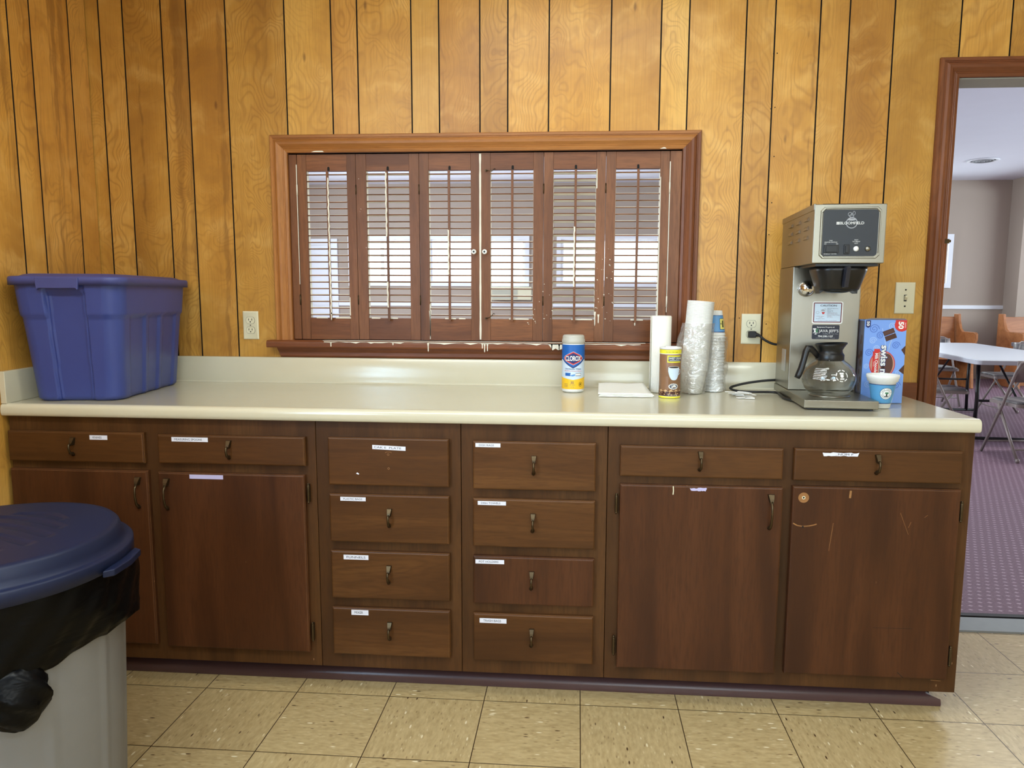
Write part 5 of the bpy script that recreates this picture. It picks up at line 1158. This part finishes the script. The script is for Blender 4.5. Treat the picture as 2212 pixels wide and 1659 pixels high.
def front_cup():
    c = (2.705, -.440, ZC+.001); h = .1055; rb, rt_ = .0255, .0475; t = thing('printed_cup', c, 'blue printed foam cup standing upright before the cocoa box', 'cup')
    b = B(); b.lathe([(.001, .004), (rb-.003, .004), (rb-.002, 0), (rb, .001), (rb+(rt_-.0045-rb)*.78, h*.78), (rt_-.0035, h*.80), (rt_-.0015, h-.012), (rt_, h-.010), (rt_+.0006, h-.003), (rt_-.0005, h), (rt_-.003, h-.0008), (rb+(rt_-.0045-rb)*.78-.0024, h*.78), (rb-.0026, .007), (.001, .007)], c, 48, caps=(False, False)); b.build('cup_body', 'foam', t)
    b = Wrap(); a0 = face_angle(c)
    def mp(u, v, d=0.): r_ = rb+(rt_-.0045-rb)*v/h+.0005+d; a = a0+u/.034; return Vector((c[0]+r_*math.cos(a), c[1]+r_*math.sin(a), c[2]+v))
    b.crect(-PI*.034, PI*.034, .017, .075, mp, 0, 0, 56); b.crect(-PI*.034, PI*.034, .0745, .0765, mp, 1, .0002, 56); b.crect(-PI*.034, PI*.034, .0155, .0175, mp, 1, .0002, 56)
    cir = lambda R_, cu, cv: (lambda u: (cv-math.sqrt(max(0, R_*R_-(u-cu)**2)), cv+math.sqrt(max(0, R_*R_-(u-cu)**2))))
    b.cshape(cir(.0185, .013, .048), -.0055, .0315, mp, 2, .0004, 24); b.cshape(cir(.0175, .013, .048), -.0045, .0305, mp, 3, .0006, 24)
    b.cshape(cir(.0108, .013, .048), .0022, .0238, mp, 2, .0008, 16); b.cshape(cir(.0100, .013, .048), .0030, .0230, mp, 3, .0010, 16)
    b.cshape(lambda u: (.0475, .0525), .009, .019, mp, 4, .0012, 6); b.cshape(lambda u: (.040, .048), .012, .016, mp, 2, .0012, 3); b.cshape(lambda u: (.0385, .0405), .007, .020, mp, 2, .0012, 6)
    for k, ch in enumerate("JAVA JEFF'S"):
        a = rad(165-15*k); uu, vv = .013+.0138*math.cos(a), .048+.0138*math.sin(a)
        if ch != ' ': b.text(ch, 0, 0, .0036, (lambda uu, vv, a: (lambda p, q: mp(uu+(p-.0012)*math.sin(a)+(q-.0018)*math.cos(a), vv-(p-.0012)*math.cos(a)+(q-.0018)*math.sin(a), .0011)))(uu, vv, a), 2)
    for k in range(9):
        a = rad(200+17*k); b.cshape(lambda u: (.048+.0138*math.sin(a)-.0008, .048+.0138*math.sin(a)+.0008), .013+.0138*math.cos(a)-.0012, .013+.0138*math.cos(a)+.0012, mp, 2, .0011, 1)
    b.build('printed_band', ['ink_cup', 'ink_navy', 'blackprint', 'white', 'ink_green'], t, normals=False)
front_cup()

# ------------------------------------------------------------------ hall furniture
def table(loc, rz, wd, ln, mat, label):
    t = thing('folding_table', loc, label, 'table', rz=rz); z = .745
    b = B(); lp = rr_lo(wd/2, ln/2, .05); b.loft([[Vector((x*k, y*k, zz)) for x, y in lp] for zz, k in ((z-.045, .985), (z-.042, .995), (z-.008, 1), (z, .995))], smooth=False); b.build('tabletop', mat, t, world=False)
    for s_ in (-1, 1):
        for u in (-1, 1):
            b = B(); x = u*wd*.34; y = s_*ln*.36; b.tube([(x, y, z-.046), (x, y+s_*.02, .36), (x, y, .012)], .016, 10); b.build('leg', 'black', t, world=False)
        b = B(); y = s_*ln*.36; b.tube([(-wd*.34, y+s_*.02, .36), (wd*.34, y+s_*.02, .36)], .011, 8); b.tube([(-wd*.45, y, .022), (wd*.45, y, .022)], .014, 8); b.tube([(0, y+s_*.02, .36), (0, y-s_*.42, z-.05)], .010, 8); b.build('leg_brace', 'black', t, world=False)
    return t
table((5.66, 4.60, .008), rad(-5), .98, 2.44, 'tabletop', 'white plastic folding table nearest the doorway in the hall')
table((7.06, 4.75, .008), rad(-5), .76, 2.44, 'shadetop', 'folding table, top coloured grey as out of the light, behind the white one in the hall')
def fchair(loc, rz, label):
    t = thing('folding_chair', loc, label, 'chair', 'taupe metal folding chairs in the hall', rz=rz)   # faces local +y
    Wd = .215
    s = NT('striped vinyl'); P = s.obj(); sx_ = s.n('ShaderNodeSeparateXYZ', None, i0=P); st = s.noise(s.vec('MULTIPLY', P, (60, 3, 3)), 1., 2.).outputs[0]
    s.base(s.ramp(st, (.35, (70, 66, 70)), (.55, (112, 106, 106)), (.7, (156, 146, 138))), .5)
    for u in (-1, 1):
        b = B(); b.tube([(u*Wd, .20, .006), (u*Wd, -.02, .42), (u*Wd, -.155, .70), (u*Wd*.93, -.18, .76), (u*Wd*.7, -.19, .785), (0, -.192, .79)], .0115, 10); b.build('front_leg', 'chairmetal', t, world=False)
        b = B(); b.tube([(u*(Wd-.02), -.22, .006), (u*(Wd-.02), .06, .415)], .0115, 10); b.lathe([(.014, 0), (.014, .03)], (u*(Wd-.02), -.22, 0), 12); b.build('rear_leg', 'chairmetal', t, world=False)
    for sy_ in ((-Wd+.02, -.165, .09), (-Wd, .15, .10)): b = B(); b.tube([sy_, (-sy_[0], sy_[1], sy_[2])], .007, 8); b.build('stretcher', 'chairmetal', t, world=False)
    b = B(); lp = rr_lo(.19, .19, .05); b.loft([[Vector((x*k, .03+y*k, z)) for x, y in lp] for z, k in ((.415, 1), (.440, 1))], smooth=False); b.build('seat_pan', 'chairmetal', t, world=False)
    b = B(); b.loft([[Vector((x*k, .03+y*k, z)) for x, y in lp] for z, k in ((.441, .94), (.452, .92), (.458, .84))], smooth=False); b.build('seat_pad', s.m, t, world=False)
    b = B(); b.loft([[Vector((u*.20, -.12-.14*(z-.60)-.018*(1-abs(u))-.012*0, z)) for u in [-1+2*k/8 for k in range(9)]] for z in (.61, .70, .775)], closed=False); b.build('backrest', 'chairmetal', t, world=False, thick=.012)
    b = B(); b.loft([[Vector((u*.17, -.108-.14*(z-.60)-.016*(1-abs(u)), z)) for u in [-1+2*k/8 for k in range(9)]] for z in (.63, .70, .765)], closed=False); b.build('back_pad', s.m, t, world=False, thick=.010)
    return t
fchair((5.30, 3.10, .008), rad(3), 'folding chair nearest the doorway, its back toward the kitchen')
fchair((4.99, 3.93, .008), rad(-94), 'folding chair drawn up to the left side of the white table')
fchair((6.34, 5.2, .008), rad(86), 'folding chair on the far long side of the white table')
fchair((5.98, 6.02, .008), rad(176), 'folding chair at the far end of the white table, only its back showing')
def pew(x0, x1, label):
    y = 7.98; t = thing('church_pew', ((x0+x1)/2, y, .008), label, 'pew', 'wooden pews along the far wall')
    b = B(); b.prism([(y+.10, 1.0), (y+.13, .99), (y+.06, .42), (y+.03, .42)], lambda yy, z: Vector((x0+.04, yy, z)), lambda yy, z: Vector((x1-.04, yy, z))); b.build('pew_back', 'pew', t, bevel=.01)
    b = B(); b.box(x0+.04, x1-.04, y-.40, y+.03, .41, .45); b.build('pew_seat', 'pew', t, bevel=.01)
    b = B(); b.box(x0+.04, x1-.04, y-.02, y+.01, .012, .405); b.build('kick_panel', 'pew', t)
    for x in (x0, x1):
        P = [(y+.17, .0), (y+.17, 1.03), (y+.05, 1.03), (y+.03, .93), (y-.02, .82), (y-.08, .785), (y-.40, .785), (y-.44, .76), (y-.44, .68), (y-.40, .60), (y-.38, .3), (y-.42, .0)]
        b = B(); b.prism(P, lambda yy, z: Vector((x-.02, yy, z+.009)), lambda yy, z: Vector((x+.02+.0, yy, z+.009))); b.build('pew_end', 'pew', t, bevel=.008)
pew(4.6, 7.24, 'oak pew standing behind the folding tables'); pew(7.86, 10.2, 'oak pew by the pilaster at the right edge of the doorway view')
def vent():
    c = at(2124, 346, 2, HZ); t = thing('ceiling_vent', (c.x, c.y, HZ), 'round white ceiling vent in the hall', 'vent')
    b = B(); b.lathe([(.185, -.001), (.19, -.006), (.165, -.016), (.150, -.012), (.145, -.004)], (c.x, c.y, HZ), 40, caps=(False, False)); b.build('rim', 'hallwhite', t)
    b = B(); b.lathe([(.146, -.002), (.001, -.002)], (c.x, c.y, HZ), 32, 1, caps=(False, False))
    for r_ in (.12, .085, .05): b.lathe([(r_, -.004), (r_+.008, -.012), (r_-.004, -.020), (r_-.006, -.016)], (c.x, c.y, HZ), 32, 0, caps=(False, False))
    b.lathe([(.02, -.004), (.02, -.022), (.001, -.024)], (c.x, c.y, HZ), 16, 0); b.build('diffuser_rings', ['ink_grey', 'kick'], t)
vent()
t = thing('air_conditioner', (.66, HY-.12, 1.30), 'cream wall air conditioner under a hall window, seen through the shutters', 'air conditioner')
b = B(); b.box(.33, 1.0, HY-.20, HY-.035, 1.20, 1.41); b.build('housing', 'ivory', t, bevel=.01)
b = B(); [b.box(.37, .78, HY-.206, HY-.201, 1.225+.018*k, 1.232+.018*k) for k in range(9)]; b.build('grille', 'ink_grey', t)
